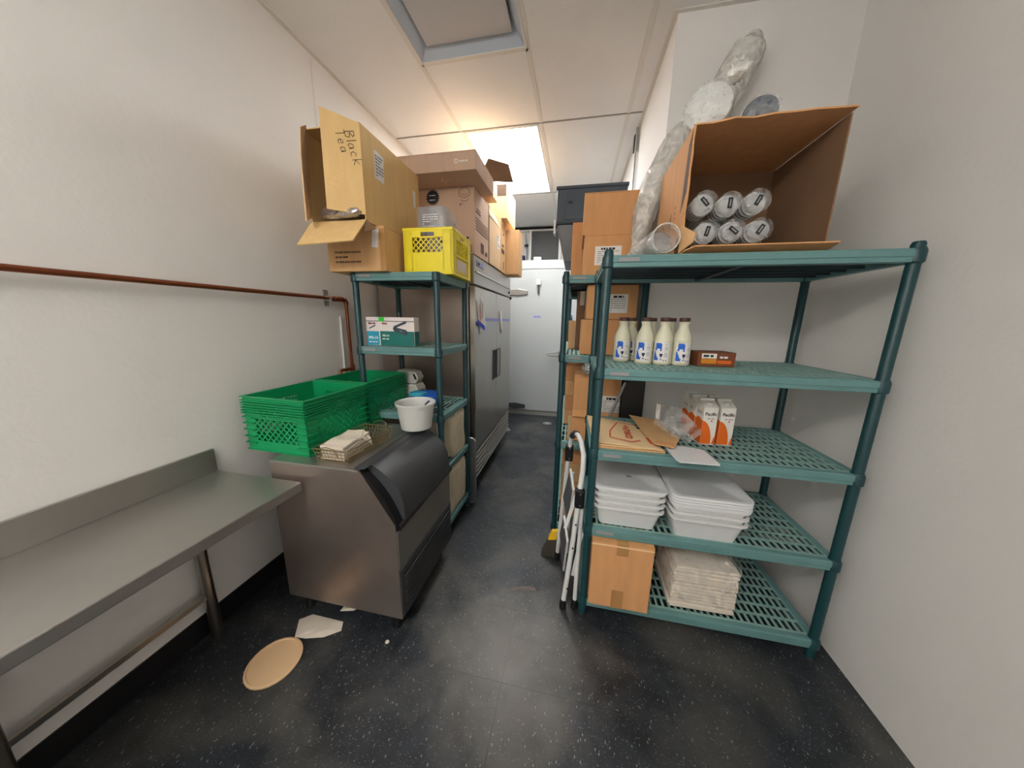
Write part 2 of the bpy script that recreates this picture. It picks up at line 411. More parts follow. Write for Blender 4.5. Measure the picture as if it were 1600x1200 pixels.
def lamp(label, y0, y1, m):
    t = T('ceiling_light', label, 'light', ((FX[0]+FX[1])/2, (y0+y1)/2, ZC+.01))
    x0, x1 = FX[0]+.014, FX[1]-.014
    fr = MB()
    fr.box(x0, x0+.02, y0, y1, ZC-.004, ZC+.02).box(x1-.02, x1, y0, y1, ZC-.004, ZC+.02).box(x0+.02, x1-.02, y0, y0+.02, ZC-.004, ZC+.02).box(x0+.02, x1-.02, y1-.02, y1, ZC-.004, ZC+.02)
    t.p('frame', fr, 'tbar')
    t.p('diffuser', MB().box(x0+.02, x1-.02, y0+.02, y1-.02, ZC+.002, ZC+.01), m)
lamp('lit white fluorescent ceiling light above the stainless refrigerator', 2.523, 3.717, 'white_lamp')
lamp('lit ceiling light near the room entrance behind the camera', -2.19, -1.165, 'white_lamp_near')
t = T('added_fill_light', 'long wraparound light added out of view behind the camera to brighten the ceiling', 'light', (-.75, -.78, 2.36))  # added fill lamp, out of view; brightens the ceiling and box fronts
t.p('diffuser', MB().box(-1.35, -.15, -.90, -.66, 2.36, 2.46), 'white_fill_hang', bevel=.01)
for xx in (-1.15, -.35): t.p('rod', MB().tube([(xx, -.78, 2.46), (xx, -.78, ZC)], .006, 8), 'steel', smooth=True)
t.p('end_cap', MB().box(-1.365, -1.35, -.905, -.655, 2.355, 2.465), 'white_plastic'); t.p('end_cap', MB().box(-.15, -.135, -.905, -.655, 2.355, 2.465), 'white_plastic')
# switched-off troffer
t = T('ceiling_light', 'switched off ceiling light with grey square panel in recessed pale blue frame', 'light', (-.6275, 1.29, ZC))
x0, x1, y0, y1 = -.915, -.34, .685, 1.875
fr = MB()
z0, z1 = ZC, ZC+.07; i = .07
o4 = [(x0, y0, z0), (x1, y0, z0), (x1, y1, z0), (x0, y1, z0)]; i4 = [(x0+i, y0+i, z1), (x1-i, y0+i, z1), (x1-i, y1-i, z1), (x0+i, y1-i, z1)]
fr.add(o4+i4, [(0, 1, 5, 4), (1, 2, 6, 5), (2, 3, 7, 6), (3, 0, 4, 7)])
t.p('frame', fr, 'fixture_frame')
ri = MB(); e = .012
ri.box(x0-e, x0, y0-e, y1+e, ZC-.005, ZC+.01).box(x1, x1+e, y0-e, y1+e, ZC-.005, ZC+.01).box(x0, x1, y0-e, y0, ZC-.005, ZC+.01).box(x0, x1, y1, y1+e, ZC-.005, ZC+.01)
t.p('rim', ri, 'tbar')
t.p('backing', MB().box(x0+i-.01, x1-i+.01, y0+i-.01, y1-i+.01, z1, z1+.01), 'fixture_frame')
t.p('panel', MB().box(x0+.055, x1-.055, y0+.04, y1-.055, ZC+.025, ZC+.04), 'diffuser_off', bevel=.003)

# ------------------------------------------------------------------ walk-in cooler
yw = 4.31
t = T('walk_in_cooler', 'pale grey walk-in cooler with flat door closing off the end of the aisle', 'cooler', ((XL+XR)/2, yw, 0))
t.p('body', MB().box(XL+.01, XR-.003, yw, YB-.01, 0, 2.155), 'cooler')
dx0, dx1 = -.905, -.13
d = t.p('door', MB().box(dx0, dx1, yw-.035, yw, .075, 2.02), 'cooler', bevel=.004)
t.p('gasket', MB().box(dx0-.006, dx1+.006, yw-.008, yw-.002, .062, 2.032), 'cooler_trim')
t.p('kick_plate', MB().box(dx0-.1, dx1+.1, yw-.02, yw, .0, .058), 'cooler_trim', bevel=.003)
t.p('head_trim', MB().box(XL+.02, XR-.01, yw-.01, yw, 2.045, 2.155), 'cooler', bevel=.003)
for zz, m in ((1.74, 'steel_soft'), (.135, 'black_plastic')):
    hb = MB().prism([(-.93, zz-.03), (-.80, zz-.045), (-.66, zz-.028), (-.66, zz+.022), (-.80, zz+.04), (-.93, zz+.03)], 'y', yw-.06, yw-.035)
    t.p('hinge', hb, m, d, bevel=.004)
    t.p('hinge', MB().tube([(-.925, yw-.05, zz-.06), (-.925, yw-.05, zz+.06)], .014, 10), m, d, True)
t.p('handle', MB().tube([(-.19, yw-.035, .94), (-.22, yw-.10, .935), (-.33, yw-.125, .925), (-.37, yw-.12, .91), (-.33, yw-.125, .893), (-.22, yw-.10, .885), (-.19, yw-.035, .88)], .008, 8), 'steel_soft', d, True)
t.p('latch_plate', MB().box(-.21, -.14, yw-.045, yw-.035, .86, .96), 'steel_soft', d)
th = t.p('thermometer_housing', MB().box(-.545, -.485, yw-.075, yw-.035, 1.83, 1.90), 'white_plastic', d, bevel=.008)
t.p('pull', MB().box(-.528, -.503, yw-.065, yw-.035, 1.72, 1.83), 'black_plastic', d)
t.p('sticker', sheet(MB(), (-.525, yw-.036, 1.413), 'front', .10, .028), 'blue_pale', d, label='small lilac blue sticker')
t.p('scuff', strokes([[(0, .2), (.3, .25), (.6, .1), (.2, 0), (.7, -.1), (.3, -.2)]], (-.045, yw, 1.63), 'front', .09, .1, .004), 'ink_grey')
o = t.p('top_clip', MB().box(-.60, -.50, yw-.01, yw+.03, 2.157, 2.195), 'white_plastic', bevel=.003)
t = T('spray_bottle', 'small blue item hung on cooler front behind the far green shelf post', 'bottle', (-.075, yw-.03, 1.12))
t.p('body', MB().box(-.12, -.04, yw-.05, yw-.003, 1.12, 1.36), 'blue', bevel=.008)
t.p('neck', MB().box(-.105, -.05, yw-.045, yw-.006, 1.36, 1.41), 'blue_dark', bevel=.006)
t.p('cap', MB().lathe([(.024, 0), (.024, .03), (.015, .036)], (-.077, yw-.026, 1.41), 14), 'blue', smooth=True)
t.p('sticker', sheet(MB(), (-.08, yw-.05, 1.30), 'front', .04, .03), 'ink_white')
# top of the cooler, back wall items
t = T('duct_panel', 'dark grey rectangular duct panel above the walk-in cooler', 'panel', (-.52, 4.93, 2.157))
t.p('panel', MB().box(-.72, -.31, 4.88, 4.96, 2.18, 2.66), 'panel_dark', bevel=.004)
t.p('frame', MB().box(-.745, -.72, 4.87, 4.97, 2.157, 2.69).box(-.31, -.27, 4.87, 4.97, 2.157, 2.69).box(-.72, -.31, 4.87, 4.97, 2.157, 2.18), 'white_plastic')
struct('trim_2', MB().box(-1.2, XR-.02, 4.955, 4.995, 2.69, 2.715), 'white_plastic')
struct('trim_3', MB().box(-1.2, XR-.02, 4.94, 4.995, 2.716, ZC-.006), 'black_gap')
t = T('white_post', 'white post right of the dark duct panel above the cooler', 'post', (-.225, 4.9, 2.157))
t.p('post', MB().box(-.262, -.19, 4.86, 4.93, 2.157, 2.68), 'white_plastic', bevel=.004)
t = T('compressor', 'black compressor parts on cooler roof right of the white post', 'machine', (-.09, 4.75, 2.157))
t.p('casing', MB().box(-.18, .02, 4.7, 4.85, 2.157, 2.40), 'black_deep', bevel=.006)
for k in range(4): t.p('fitting', MB().lathe([(.016, 0), (.016, .02), (.008, .03)], (-.15+.045*k, 4.69, 2.2+.05*(k % 3)), 10), 'cooler_trim', smooth=True)
t = T('cable_bundle', 'cables and dark blue tin on cooler roof left of the duct panel', 'cable', (-.83, 4.8, 2.157))
t.p('tin', MB().lathe([(.035, 0), (.035, .13), (.02, .15)], (-.83, 4.8, 2.165), 14), 'blue_dark', smooth=True)
t.p('cable', MB().tube([(-.95, 4.75, 2.17), (-.85, 4.6, 2.175), (-.75, 4.5, 2.18), (-.68, 4.45, 2.17)], .012, 8), 'post', smooth=True)
t.p('cable', MB().tube([(-.80, 4.93, 2.17), (-.79, 4.92, 2.4), (-.82, 4.93, 2.66)], .01, 8), 'ink_grey', smooth=True)
t.p('junction_box', MB().lathe([(.03, 0), (.03, .03)], (-.80, 4.90, 2.46), 12), 'black_deep', smooth=True)
for (xx, yy, lb) in ((-.79, 3.575, 'round floor drain cover beside the refrigerator end'), (-.30, 3.95, 'round floor drain cover just in front of the cooler door')):
    t = T('floor_drain', lb, 'drain', (xx, yy, 0))
    t.p('ring', MB().lathe([(.062, 0), (.062, .003), (.045, .005)], (xx, yy, 0), 24), 'drain', smooth=True)
    t.p('plug', MB().lathe([(.04, .005), (.04, .007), (.01, .008)], (xx, yy, 0), 20), 'cooler_trim', smooth=True)

# ------------------------------------------------------------------ shelving units
def shelf_unit(label, x0, x1, y0, y1, tops, cross=.10, split=2, lip=.042, cap=.02):
    t = T('shelving_unit', label, 'shelf', ((x0+x1)/2, (y0+y1)/2, 0))
    r = .0165
    for (px, py) in ((x0, y0), (x1, y0), (x0, y1), (x1, y1)):
        po = t.p('post', MB().lathe([(r, .02), (r, max(tops)+cap-.008), (r*.8, max(tops)+cap)], (px, py, 0), 16), 'post', smooth=True)
        t.p('foot', MB().lathe([(.01, 0), (.014, .006), (.014, .02)], (px, py, 0), 12), 'steel', po, True)
        cb = MB()
        for z in tops: t.p('collar', MB().lathe([(r+.0015, -.045), (r+.006, -.04), (r+.006, -.008), (r+.002, .002)], (px, py, z-(.004 if cap < 0 else 0)), 16), 'post', po, True)
        for k in range(int(max(tops)/.0508)): cb.lathe([(r+.0008, 0), (r+.0008, .002)], (px, py, .05+k*.0508), 12)
        t.p('groove_rings', cb, 'post', po, True, kind='stuff')
    for z in tops:
        fr = MB(); w = .014
        for yy in (y0, y1): fr.box(x0+.015, x1-.015, yy-w, yy+w, z-lip, z-.001).box(x0+.015, x1-.015, yy-w-.003, yy+w+.003, z-lip*.62, z-.005)
        for xx in (x0, x1): fr.box(xx-w, xx+w, y0+.015, y1-.015, z-lip, z-.001).box(xx-w-.003, xx+w+.003, y0+.015, y1-.015, z-lip*.62, z-.005)
        s = t.p('shelf', fr, 'sage', bevel=.002)
        t.p('brand_tag', MB().box(x0+.035, x0+.105, y0-w-.0055, y0-w-.003, z-lip*.62+.002, z-.010), 'ink_grey', s, label='small grey tag')
        for q in range(split):
            a = x0+.012+(x1-x0-.024)*q/split; b = x0+.012+(x1-x0-.024)*(q+1)/split-.003
            g = MB(); n = max(2, round((b-a)/.026)); c0, c1 = y0+.012, y1-.012
            for k in range(n+1): 
                xx = a+(b-a)*k/n; g.box(xx-.0048 if k else xx, xx+.0048 if k < n else xx, c0, c1, z-.005, z)
            m = max(1, round((c1-c0)/cross))
            for k in range(m+1): yy = c0+(c1-c0)*k/m; g.box(a, b, yy-.0055, yy+.0055, z-.0055, z-.0005)
            t.p('shelf_mat', g, 'mat_grid', s)
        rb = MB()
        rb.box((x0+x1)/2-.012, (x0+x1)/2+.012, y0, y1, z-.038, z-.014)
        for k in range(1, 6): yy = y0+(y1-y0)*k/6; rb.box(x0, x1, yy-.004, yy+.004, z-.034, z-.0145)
        t.p('crossbar', rb, 'mat_dark', s)  # dark frame ribs; their colour also deepens the shade under the shelf
    return t
ZT = 1.59
shelf_unit('dark teal shelving unit left of the refrigerator holding cardboard box and yellow crate', -1.18, -.71, 1.52, 1.93, (ZT, 1.20, .83, .50, .13), cross=.13, cap=-.002)
shelf_unit('nearest dark teal shelving unit at right with bottles and white bins', .105, 1.02, 1.235, 1.70, (ZT, 1.175, .835, .478, .11), cross=.055)
shelf_unit('far dark teal shelving unit along right wall stacked with cardboard boxes', -.063, .352, 1.775, 3.0, (ZT+.01, 1.168, .64, .075), cross=.09, split=1)

# ------------------------------------------------------------------ refrigerator
t = T('refrigerator', 'tall two door stainless steel refrigerator on the left side of the aisle', 'refrigerator', (-1.08, 2.72, 0))
fx, y0, y1, zt = -.705, 2.115, 3.31, 1.79
t.p('body', MB().box(-1.46, fx-.045, y0, y1, .13, zt), 'steel_side', bevel=.004)
t.p('header', MB().box(fx-.045, fx, y0, y1, 1.60, zt), 'steel_soft', bevel=.006)
t.p('header_shadow_gap', MB().box(fx-.02, fx+.0015, y0+.03, y1-.02, 1.676, 1.69), 'black_deep')
t.p('header_lip', MB().prism([(fx-.01, 1.70), (fx+.012, 1.685), (fx+.012, 1.677), (fx-.01, 1.677)], 'y', y0+.02, y1-.01), 'steel')
sn = t.p('badge', MB().box(fx, fx+.003, y0+.05, y0+.21, 1.725, 1.765), 'ink_grey', bevel=.001, label='small blue and silver badge')
t.p('badge_plate', MB().box(fx+.003, fx+.004, y0+.055, y0+.205, 1.73, 1.76), 'blue_pale', sn)
t.p('badge_lettering', lines(MB(), (fx+.004, y0+.13, 1.745), 'right', .12, .022, 1, random.Random(3), off=.0006, fill=.8), 'ink', sn)
ym = 2.716
for k, (a, b) in enumerate(((y0+.004, ym-.002), (ym+.002, y1-.004))):
    d = t.p('door', MB().box(fx-.04, fx+.006, a, b, .36, 1.585), 'steel', bevel=.006)
    yh = (2.60, 2.70) if k == 0 else (2.735, 2.84)
    z0h, z1h = .84, 1.09
    t.p('handle_recess', MB().box(fx+.0055, fx+.0075, yh[0], yh[1], z0h, z1h), 'black_gap' if k == 0 else 'steel_side', d)
    hf = MB(); e = .008
    hf.box(fx+.006, fx+.012, yh[0]-e, yh[0], z0h-e, z1h+e).box(fx+.006, fx+.012, yh[1], yh[1]+e, z0h-e, z1h+e).box(fx+.006, fx+.012, yh[0], yh[1], z1h, z1h+e).box(fx+.006, fx+.012, yh[0], yh[1], z0h-e, z0h)
    t.p('handle_rim', hf, 'black_plastic', d)
t.p('thermometer', MB().lathe([(.012, 0), (.012, .02)], (0, 0, 0), 12).shift((-(fx+.002), -3.24, -1.63)), 'black_deep', smooth=True)
t.p('door_hinge', MB().box(fx, fx+.02, y1-.03, y1-.004, 1.575, 1.60), 'black_plastic')
gr = t.p('grille', MB().box(fx-.04, fx-.012, y0+.01, y1-.01, .12, .35), 'black_deep')
for k in range(6):
    z = .125+k*.038
    t.p('louver', MB().prism([(fx-.014, z+.006), (fx+.004, z+.002), (fx+.006, z+.016), (fx-.010, z+.021)], 'y', y0+.008, y1-.008), 'louver_steel', gr)
for cx in (-1.36, fx-.12):
    for cyy in (y0+.12, y1-.12):
        c = t.p('caster', MB().box(cx-.03, cx+.03, cyy-.03, cyy+.03, .085, .13), 'steel_soft')
        w_ = MB().lathe([(.045, -.014), (.05, -.010), (.05, .010), (.045, .014)], (0, 0, 0), 18)
        w_.v = [(a+cx, c_+cyy, b+.05) for a, b, c_ in w_.v]
        t.p('wheel', w_, 'black_deep', c, True)
# things stuck on the doors
px_ = fx+.0075
t = T('paper_notice', 'white paper notice taped askew on the near refrigerator door', 'paper', (px_, 2.27, 1.30))
pt = [(px_, 2.135, 1.49), (px_, 2.125, 1.45), (px_+.004, 2.205, 1.245), (px_+.010, 2.335, 1.31), (px_+.002, 2.325, 1.40), (px_, 2.275, 1.545)]
t.p('sheet', MB().plate([pt[0], pt[2], pt[3], pt[5]], .0006), 'paper')
cn = Vector((px_+.004, 2.235, 1.40))
R3 = random.Random(5)
mb = MB()
for k in range(4):
    c = cn+Vector((0, -.03+k*.022, .04-k*.01)); mb.bar(c+Vector((.003, 0, -.08+.01*k)), c+Vector((.003, 0.004, .07)), .004, .0006, (1, 0, 0))
t.p('handwriting', mb, 'ink')
t.p('red_line', MB().bar(cn+Vector((.003, -.045, .06)), cn+Vector((.004, -.022, -.08)), .008, .0006, (1, 0, 0)), 'red_ink')
t.p('tape_strip', MB().plate([(px_+.011, 2.12, 1.36), (px_+.011, 2.13, 1.325), (px_+.014, 2.30, 1.275), (px_+.014, 2.295, 1.31)], .0006), 'blue_tape', label='bright blue tape strip')
t = T('door_tape', 'pale violet tape stripe across both refrigerator doors', 'tape', (px_, 2.8, 1.34))
t.p('strip', MB().box(px_-.0012, px_-.0004, 2.345, 3.28, 1.345, 1.372), 'blue_pale')
t = T('paper_scrap', 'crumpled white paper scrap hanging on the far refrigerator door', 'paper', (px_, 2.86, 1.33))
sc = MB()
rr = [(2.81, 1.44), (2.82, 1.38), (2.83, 1.32), (2.86, 1.265), (2.885, 1.235)]
for (ya, za), (yb, zb) in zip(rr, rr[1:]): sc.hexa([(px_+.001, ya, za), (px_+.012, ya+.02, za+.004), (px_+.014, ya+.045, za), (px_+.003, ya+.05, za)], [(px_+.001, yb, zb), (px_+.016, yb+.02, zb), (px_+.014, yb+.045, zb), (px_+.003, yb+.05, zb)])
t.p('sheet', sc, 'paper', bevel=.002)

# ------------------------------------------------------------------ boxes on the refrigerator
t = carton('big brown box with black starburst sticker standing on the near end of the refrigerator', -1.13, -.703, 2.12, 2.47, 1.795, 2.212, 'card_pink', tape=False)
sb = MB(); ctr = Vector((-.995, 2.1192, 2.16)); n = 18
pts = []
for k in range(n*2):
    r = .052 if k % 2 else .040; a = math.pi*k/n
    pts.append(ctr+Vector((r*math.cos(a), 0, r*math.sin(a))))
sb.add([ctr+Vector((0, -.0006, 0))]+[p+Vector((0, -.0006, 0)) for p in pts], [(0, k+1, (k+1) % (2*n)+1) for k in range(2*n)])
t.p('starburst_sticker', sb, 'ink', label='black starburst sticker')
t.p('sticker_print', lines(MB(), ctr+Vector((0, -.0008, .012)), 'front', .05, .01, 1, RN).add(*(lambda m: (m.v, m.f))(lines(MB(), ctr+Vector((0, -.0008, -.016)), 'front', .045, .01, 1, RN))), 'ink_white')
ic = Vector((-.77, 2.12, 2.178))
oval = [[(math.cos(a*math.pi/12), math.sin(a*math.pi/12)) for a in range(25)], [(-.5, -.15), (-.2, -.5), (.2, -.5), (.5, -.15)], [(-.7, -1.35), (-.4, -1.7), (.4, -1.7), (.7, -1.35)]]
t.p('bowl_print', strokes(oval, ic, 'front', .038, .03, .003), 'card_print')
t.p('print_text', lines(MB(), ic+Vector((0, 0, -.072)), 'front', .07, .018, 2, RN, fill=.5), 'card_print')
t.p('corner_mark', strokes([[(-1, -1), (1, -1), (1, 1), (-1, 1), (-1, -1)], [(0, -.5), (0, .5)]], (-.745, 2.12, 1.83), 'front', .022, .02, .003), 'maroon')
t.p('dot_print', sheet(MB(), (-.75, 2.12, 1.90), 'front', .014, .014, rot=.78), 'ink')
mb = MB()
for k in range(5): sheet(mb, (-.703, 2.30, 2.035-.018*k), 'right', .30, .006)
sheet(mb, (-.703, 2.21, 2.075), 'right', .11, .012); sheet(mb, (-.703, 2.215, 2.095), 'right', .09, .008)
for k in range(4): sheet(mb, (-.703, 2.27+.02*k, 1.865), 'right', .012, .07)
sheet(mb, (-.703, 2.40, 1.845), 'right', .05, .03)
t.p('side_print', mb, 'card_print')
# shallow wide box on top of it
t = T('cardboard_box', 'shallow wide brown box lying overhanging on top of starburst box', 'box', (-.88, 2.12, 2.214))
t.p('body', MB().box(-1.175, -.62, 1.905, 2.30, 2.214, 2.312), 'card_pink', bevel=.003)
t.p('flap', MB().box(-1.175, -.62, 1.905, 2.10, 2.312, 2.316), 'card_pink'); t.p('flap', MB().box(-1.175, -.62, 2.102, 2.30, 2.312, 2.316), 'card_pink')
t.p('logo_print', text_mb('\u25CB', .03, (-.74, 1.905, 2.262), 'front', bold=.001), 'paper')
t.p('logo_lettering', lines(MB(), (-.695, 1.905, 2.262), 'front', .05, .012, 1, RN, fill=.7), 'paper')
t.p('arrow_print', strokes([[(0, 1), (-1, 0), (0, -1)]], (-.86, 2.01, 2.2142), (Vector((1, 0, 0)), Vector((0, 1, 0)), Vector((0, 0, -1))), .02, .03, .004), 'paper')
# open box with raised flap
t = T('cardboard_box', 'open light brown box behind starburst box with torn standing flaps', 'box', (-.89, 2.67, 1.795))
a, b, c, d, z1 = -1.08, -.70, 2.475, 2.86, 2.15
t.p('body', MB().box(a, b, c, c+.004, 1.795, z1+.07).box(a, b, d-.004, d, 1.795, z1+.10).box(a, a+.004, c, d, 1.795, z1).box(b-.004, b, c, d, 1.795, z1-.0).box(a, b, c, d, 1.795, 1.80), 'card_light')
t.p('flap', MB().plate([(b, c+.01, z1), (b-.002, d-.01, z1), (b-.05, d-.03, z1+.10), (b-.045, c+.06, z1+.13)], .004), 'card_light')
t.p('flap', MB().plate([(a, c, z1), (a, d, z1), (a+.07, d, z1+.12), (a+.07, c, z1+.12)], .004), 'card_light')
ship_label(t, (b, 2.77, 2.02), 'right', .10, .11, 5)
t = T('cardboard_box', 'pale box with olive flap sticking up under the lit ceiling light', 'box', (-.86, 2.52, 2.32))
a, b, c, d = -1.02, -.70, 2.33, 2.72
t.p('body', MB().box(a, b, c, d, 2.317, 2.44), 'card_light', bevel=.002)
t.p('flap', MB().plate([(-.70, 2.36, 2.44), (-.665, 2.38, 2.34), (-.50, 2.41, 2.335), (-.535, 2.40, 2.45), (-.68, 2.37, 2.487)], .004), 'card_dark', label='olive brown flap standing out sideways')
t.o.location.z += 0
t = carton('tall brown box with printed panel second from the far end on the refrigerator', -1.06, -.70, 2.865, 3.06, 1.795, 2.245, 'card', tape=False)
mb = MB(); sheet(mb, (-.70, 2.94, 1.98), 'right', .11, .04); sheet(mb, (-.70, 2.94, 2.03), 'right', .07, .02); sheet(mb, (-.70, 2.96, 2.13), 'right', .05, .012); sheet(mb, (-.70, 2.97, 1.86), 'right', .02, .07)
t.p('side_print', mb, 'card_print')
t = carton('brown box with dark taped front on top of the far refrigerator boxes', -.98, -.655, 2.88, 3.28, 2.247, 2.52, 'card_light', tape=False)
t.p('end_tape', MB().box(-.77, -.66, 2.878, 2.88, 2.43, 2.52), 'card_print')
t = carton('plain brown box at far end of refrigerator, jutting over its front edge', -.80, -.575, 3.07, 3.28, 1.795, 2.20, 'card', tape=False)
t.p('shadow_flap', MB().box(-.80, -.575, 3.066, 3.07, 1.80, 2.19), 'card')

# ------------------------------------------------------------------ boxes on the left unit
t = carton('lower brown box with faint print on left shelf, under the open Black Tea box', -1.29, -.957, 1.47, 1.90, ZT, 1.803, 'card', tape=False, seam='y')
t.p('shipping_label', sheet(MB(), (-1.008, 1.47, 1.745), 'front', .035, .085, rot=-.12), 'paper', label='torn white label')
t.p('front_print', lines(MB(), (-1.17, 1.47, 1.66), 'front', .15, .07, 3, RN, fill=.38), 'card_dark')
t.p('edge_tape', MB().box(-.985, -.956, 1.4692, 1.4698, ZT, 1.79), 'tape')
t = T('cardboard_box', 'large open yellow-brown box marked Black Tea lying on its side by the wall', 'box', (-1.14, 1.66, 1.806))
a, b, c, d, z0, z1 = -1.30, -1.0, 1.40, 1.93, 1.806, 2.212
e = .005
t.p('body', MB().box(a, b, c, d, z0, z0+e).box(a, b, c, d, z1-e, z1).box(a, a+e, c, d, z0+e, z1-e).box(b-e, b, c, d, z0+e, z1-e).box(a+e, b-e, d-e, d, z0+e, z1-e), 'card_yellow')
fr_ = [(-1.0, 1.40, 1.83), (-1.0, 1.40, 2.205), (-1.128, 1.315, 2.235), (-1.135, 1.315, 1.835)]
f1 = t.p('flap', MB().plate(fr_, .005), 'card_yellow')
U = (Vector(fr_[1])-Vector(fr_[2])); U.z = 0; U.normalize(); N = Vector((U.y, -U.x, 0)); V = Vector((0, 0, 1))
ff = (U, V, N); cc = (Vector(fr_[0])+Vector(fr_[2]))/2
# handwriting, drawn as single strokes, reading downwards
def glyph(ch):
    G = {'B': [[(0, 0), (0, 1), (.4, .95), (.5, .75), (.1, .55), (.55, .4), (.5, .1), (0, 0)]], 'l': [[(.1, 0), (.1, 1)]], 'a': [[(.45, .5), (.1, .5), (0, .2), (.15, 0), (.42, .1), (.45, .5), (.5, 0)]],
         'c': [[(.45, .45), (.2, .55), (0, .3), (.15, 0), (.45, .05)]], 'k': [[(0, 0), (0, 1)], [(.5, .6), (.02, .3), (.5, 0)]], 'T': [[(-.1, 1), (.6, 1)], [(.25, 1), (.25, 0)]],
         'e': [[(.02, .28), (.45, .32), (.35, .55), (.1, .5), (0, .2), (.2, 0), (.48, .08)]], 'd': [[(.45, .3), (.2, .5), (0, .25), (.2, 0), (.42, .15), (.5, 1), (.5, 0)]]}
    return G[ch]
def write(word, org, size, ang, face):
    u, v, n = face; ca, sa = math.cos(ang), math.sin(ang); u2, v2 = u*ca+v*sa, v*ca-u*sa
    mb = MB(); x = 0
    for ch in word:
        for path in glyph(ch):
            for p, q in zip(path, path[1:]):
                P = Vector(org)+u2*(x+p[0])*size+v2*p[1]*size; Q = Vector(org)+u2*(x+q[0])*size+v2*q[1]*size
                mb.bar(P, Q, .0022, .0006, n)
        x += .35 if ch == 'l' else .8
    return mb
t.p('handwriting', write('Black', cc+N*.0062+U*.012+V*.125, .040, -1.32, ff), 'ink', f1)
t.p('handwriting', write('Tea', cc+N*.0062+U*-.024+V*.12, .038, -1.32, ff), 'ink', f1)
cr_ = MB()
for k, (za, zb) in enumerate(((-.02, -.075), (-.07, -.10), (-.095, -.13), (-.14, -.175), (-.15, -.19))):
    cr_.bar(cc+N*.0055-U*.07+V*za, cc+N*.0055+U*.07+V*zb, .002, .0008, N)
t.p('crease', cr_, 'card_edge', f1)
t.p('flap', MB().plate([(-1.30, 1.40, 1.83), (-1.235, 1.30, 1.785), (-1.222, 1.295, 2.05), (-1.225, 1.31, 2.165), (-1.24, 1.36, 2.20), (-1.30, 1.40, 2.20)], .005), 'card_light', label='inner side of curled left flap')
t.p('flap', MB().plate([(-1.31, 1.40, 1.808), (-1.0, 1.40, 1.812), (-.985, 1.275, 1.69), (-1.275, 1.27, 1.678)], .005), 'card_yellow')
t.p('torn_corner', MB().plate([(-1.0, 1.40, 1.812), (-.965, 1.42, 1.775), (-.985, 1.36, 1.745)], .004), 'card_dark')
lb = t.p('shipping_label', sheet(MB(), (-1.0, 1.53, 2.085), 'right', .075, .125, rot=-.06), 'paper', label='white two-part label')
t.p('print', lines(MB(), (-1.0, 1.53, 2.085), 'right', .06, .10, 7, RN, fill=.5), 'ink_grey', lb)
t.p('second_label', sheet(MB(), (-1.0, 1.87, 2.06), 'right', .03, .09), 'paper')
# foil lining bag inside
t = T('foil_bag', 'crumpled silver foil bag in the mouth of the Black Tea box', 'bag', (-1.14, 1.45, 1.812))
R4 = random.Random(9)
def blob(x0, x1, y0, y1, z0, z1, n=9, amp=.008, seed=1, p=2.6, amp2=None):
    """closed crumpled lump filling a box: superellipsoid surface with random dents"""
    r_ = random.Random(seed); cx, cyy, cz = (x0+x1)/2, (y0+y1)/2, (z0+z1)/2; mb = MB(); vs = []; fs = []
    K = n*2
    sg = lambda v, e: math.copysign(abs(v)**e, v)
    for i in range(n+1):
        ph = -math.pi/2+math.pi*i/n
        for j in range(K):
            th = 2*math.pi*j/K; e = 2/p
            xx = sg(math.cos(ph), e)*sg(math.cos(th), e); yy = sg(math.cos(ph), e)*sg(math.sin(th), e); zz = sg(math.sin(ph), e)
            k = 0 if i in (0, n) else r_.uniform(-amp, amp)
            vs.append((cx+xx*((x1-x0)/2+k), cyy+yy*((y1-y0)/2+k), cz+zz*((z1-z0)/2+ (k if zz > -.5 else 0))))
    for i in range(n):
        for j in range(K): fs.append((i*K+j, i*K+(j+1) % K, (i+1)*K+(j+1) % K, (i+1)*K+j))
    return mb.add(vs, fs)
t.p('foil', blob(-1.285, -1.01, 1.375, 1.56, 1.813, 1.885, 8, .008, 4), 'foil')
t.p('gloss_fold', blob(-1.16, -1.01, 1.355, 1.41, 1.817, 1.862, 6, .006, 5), 'foil')

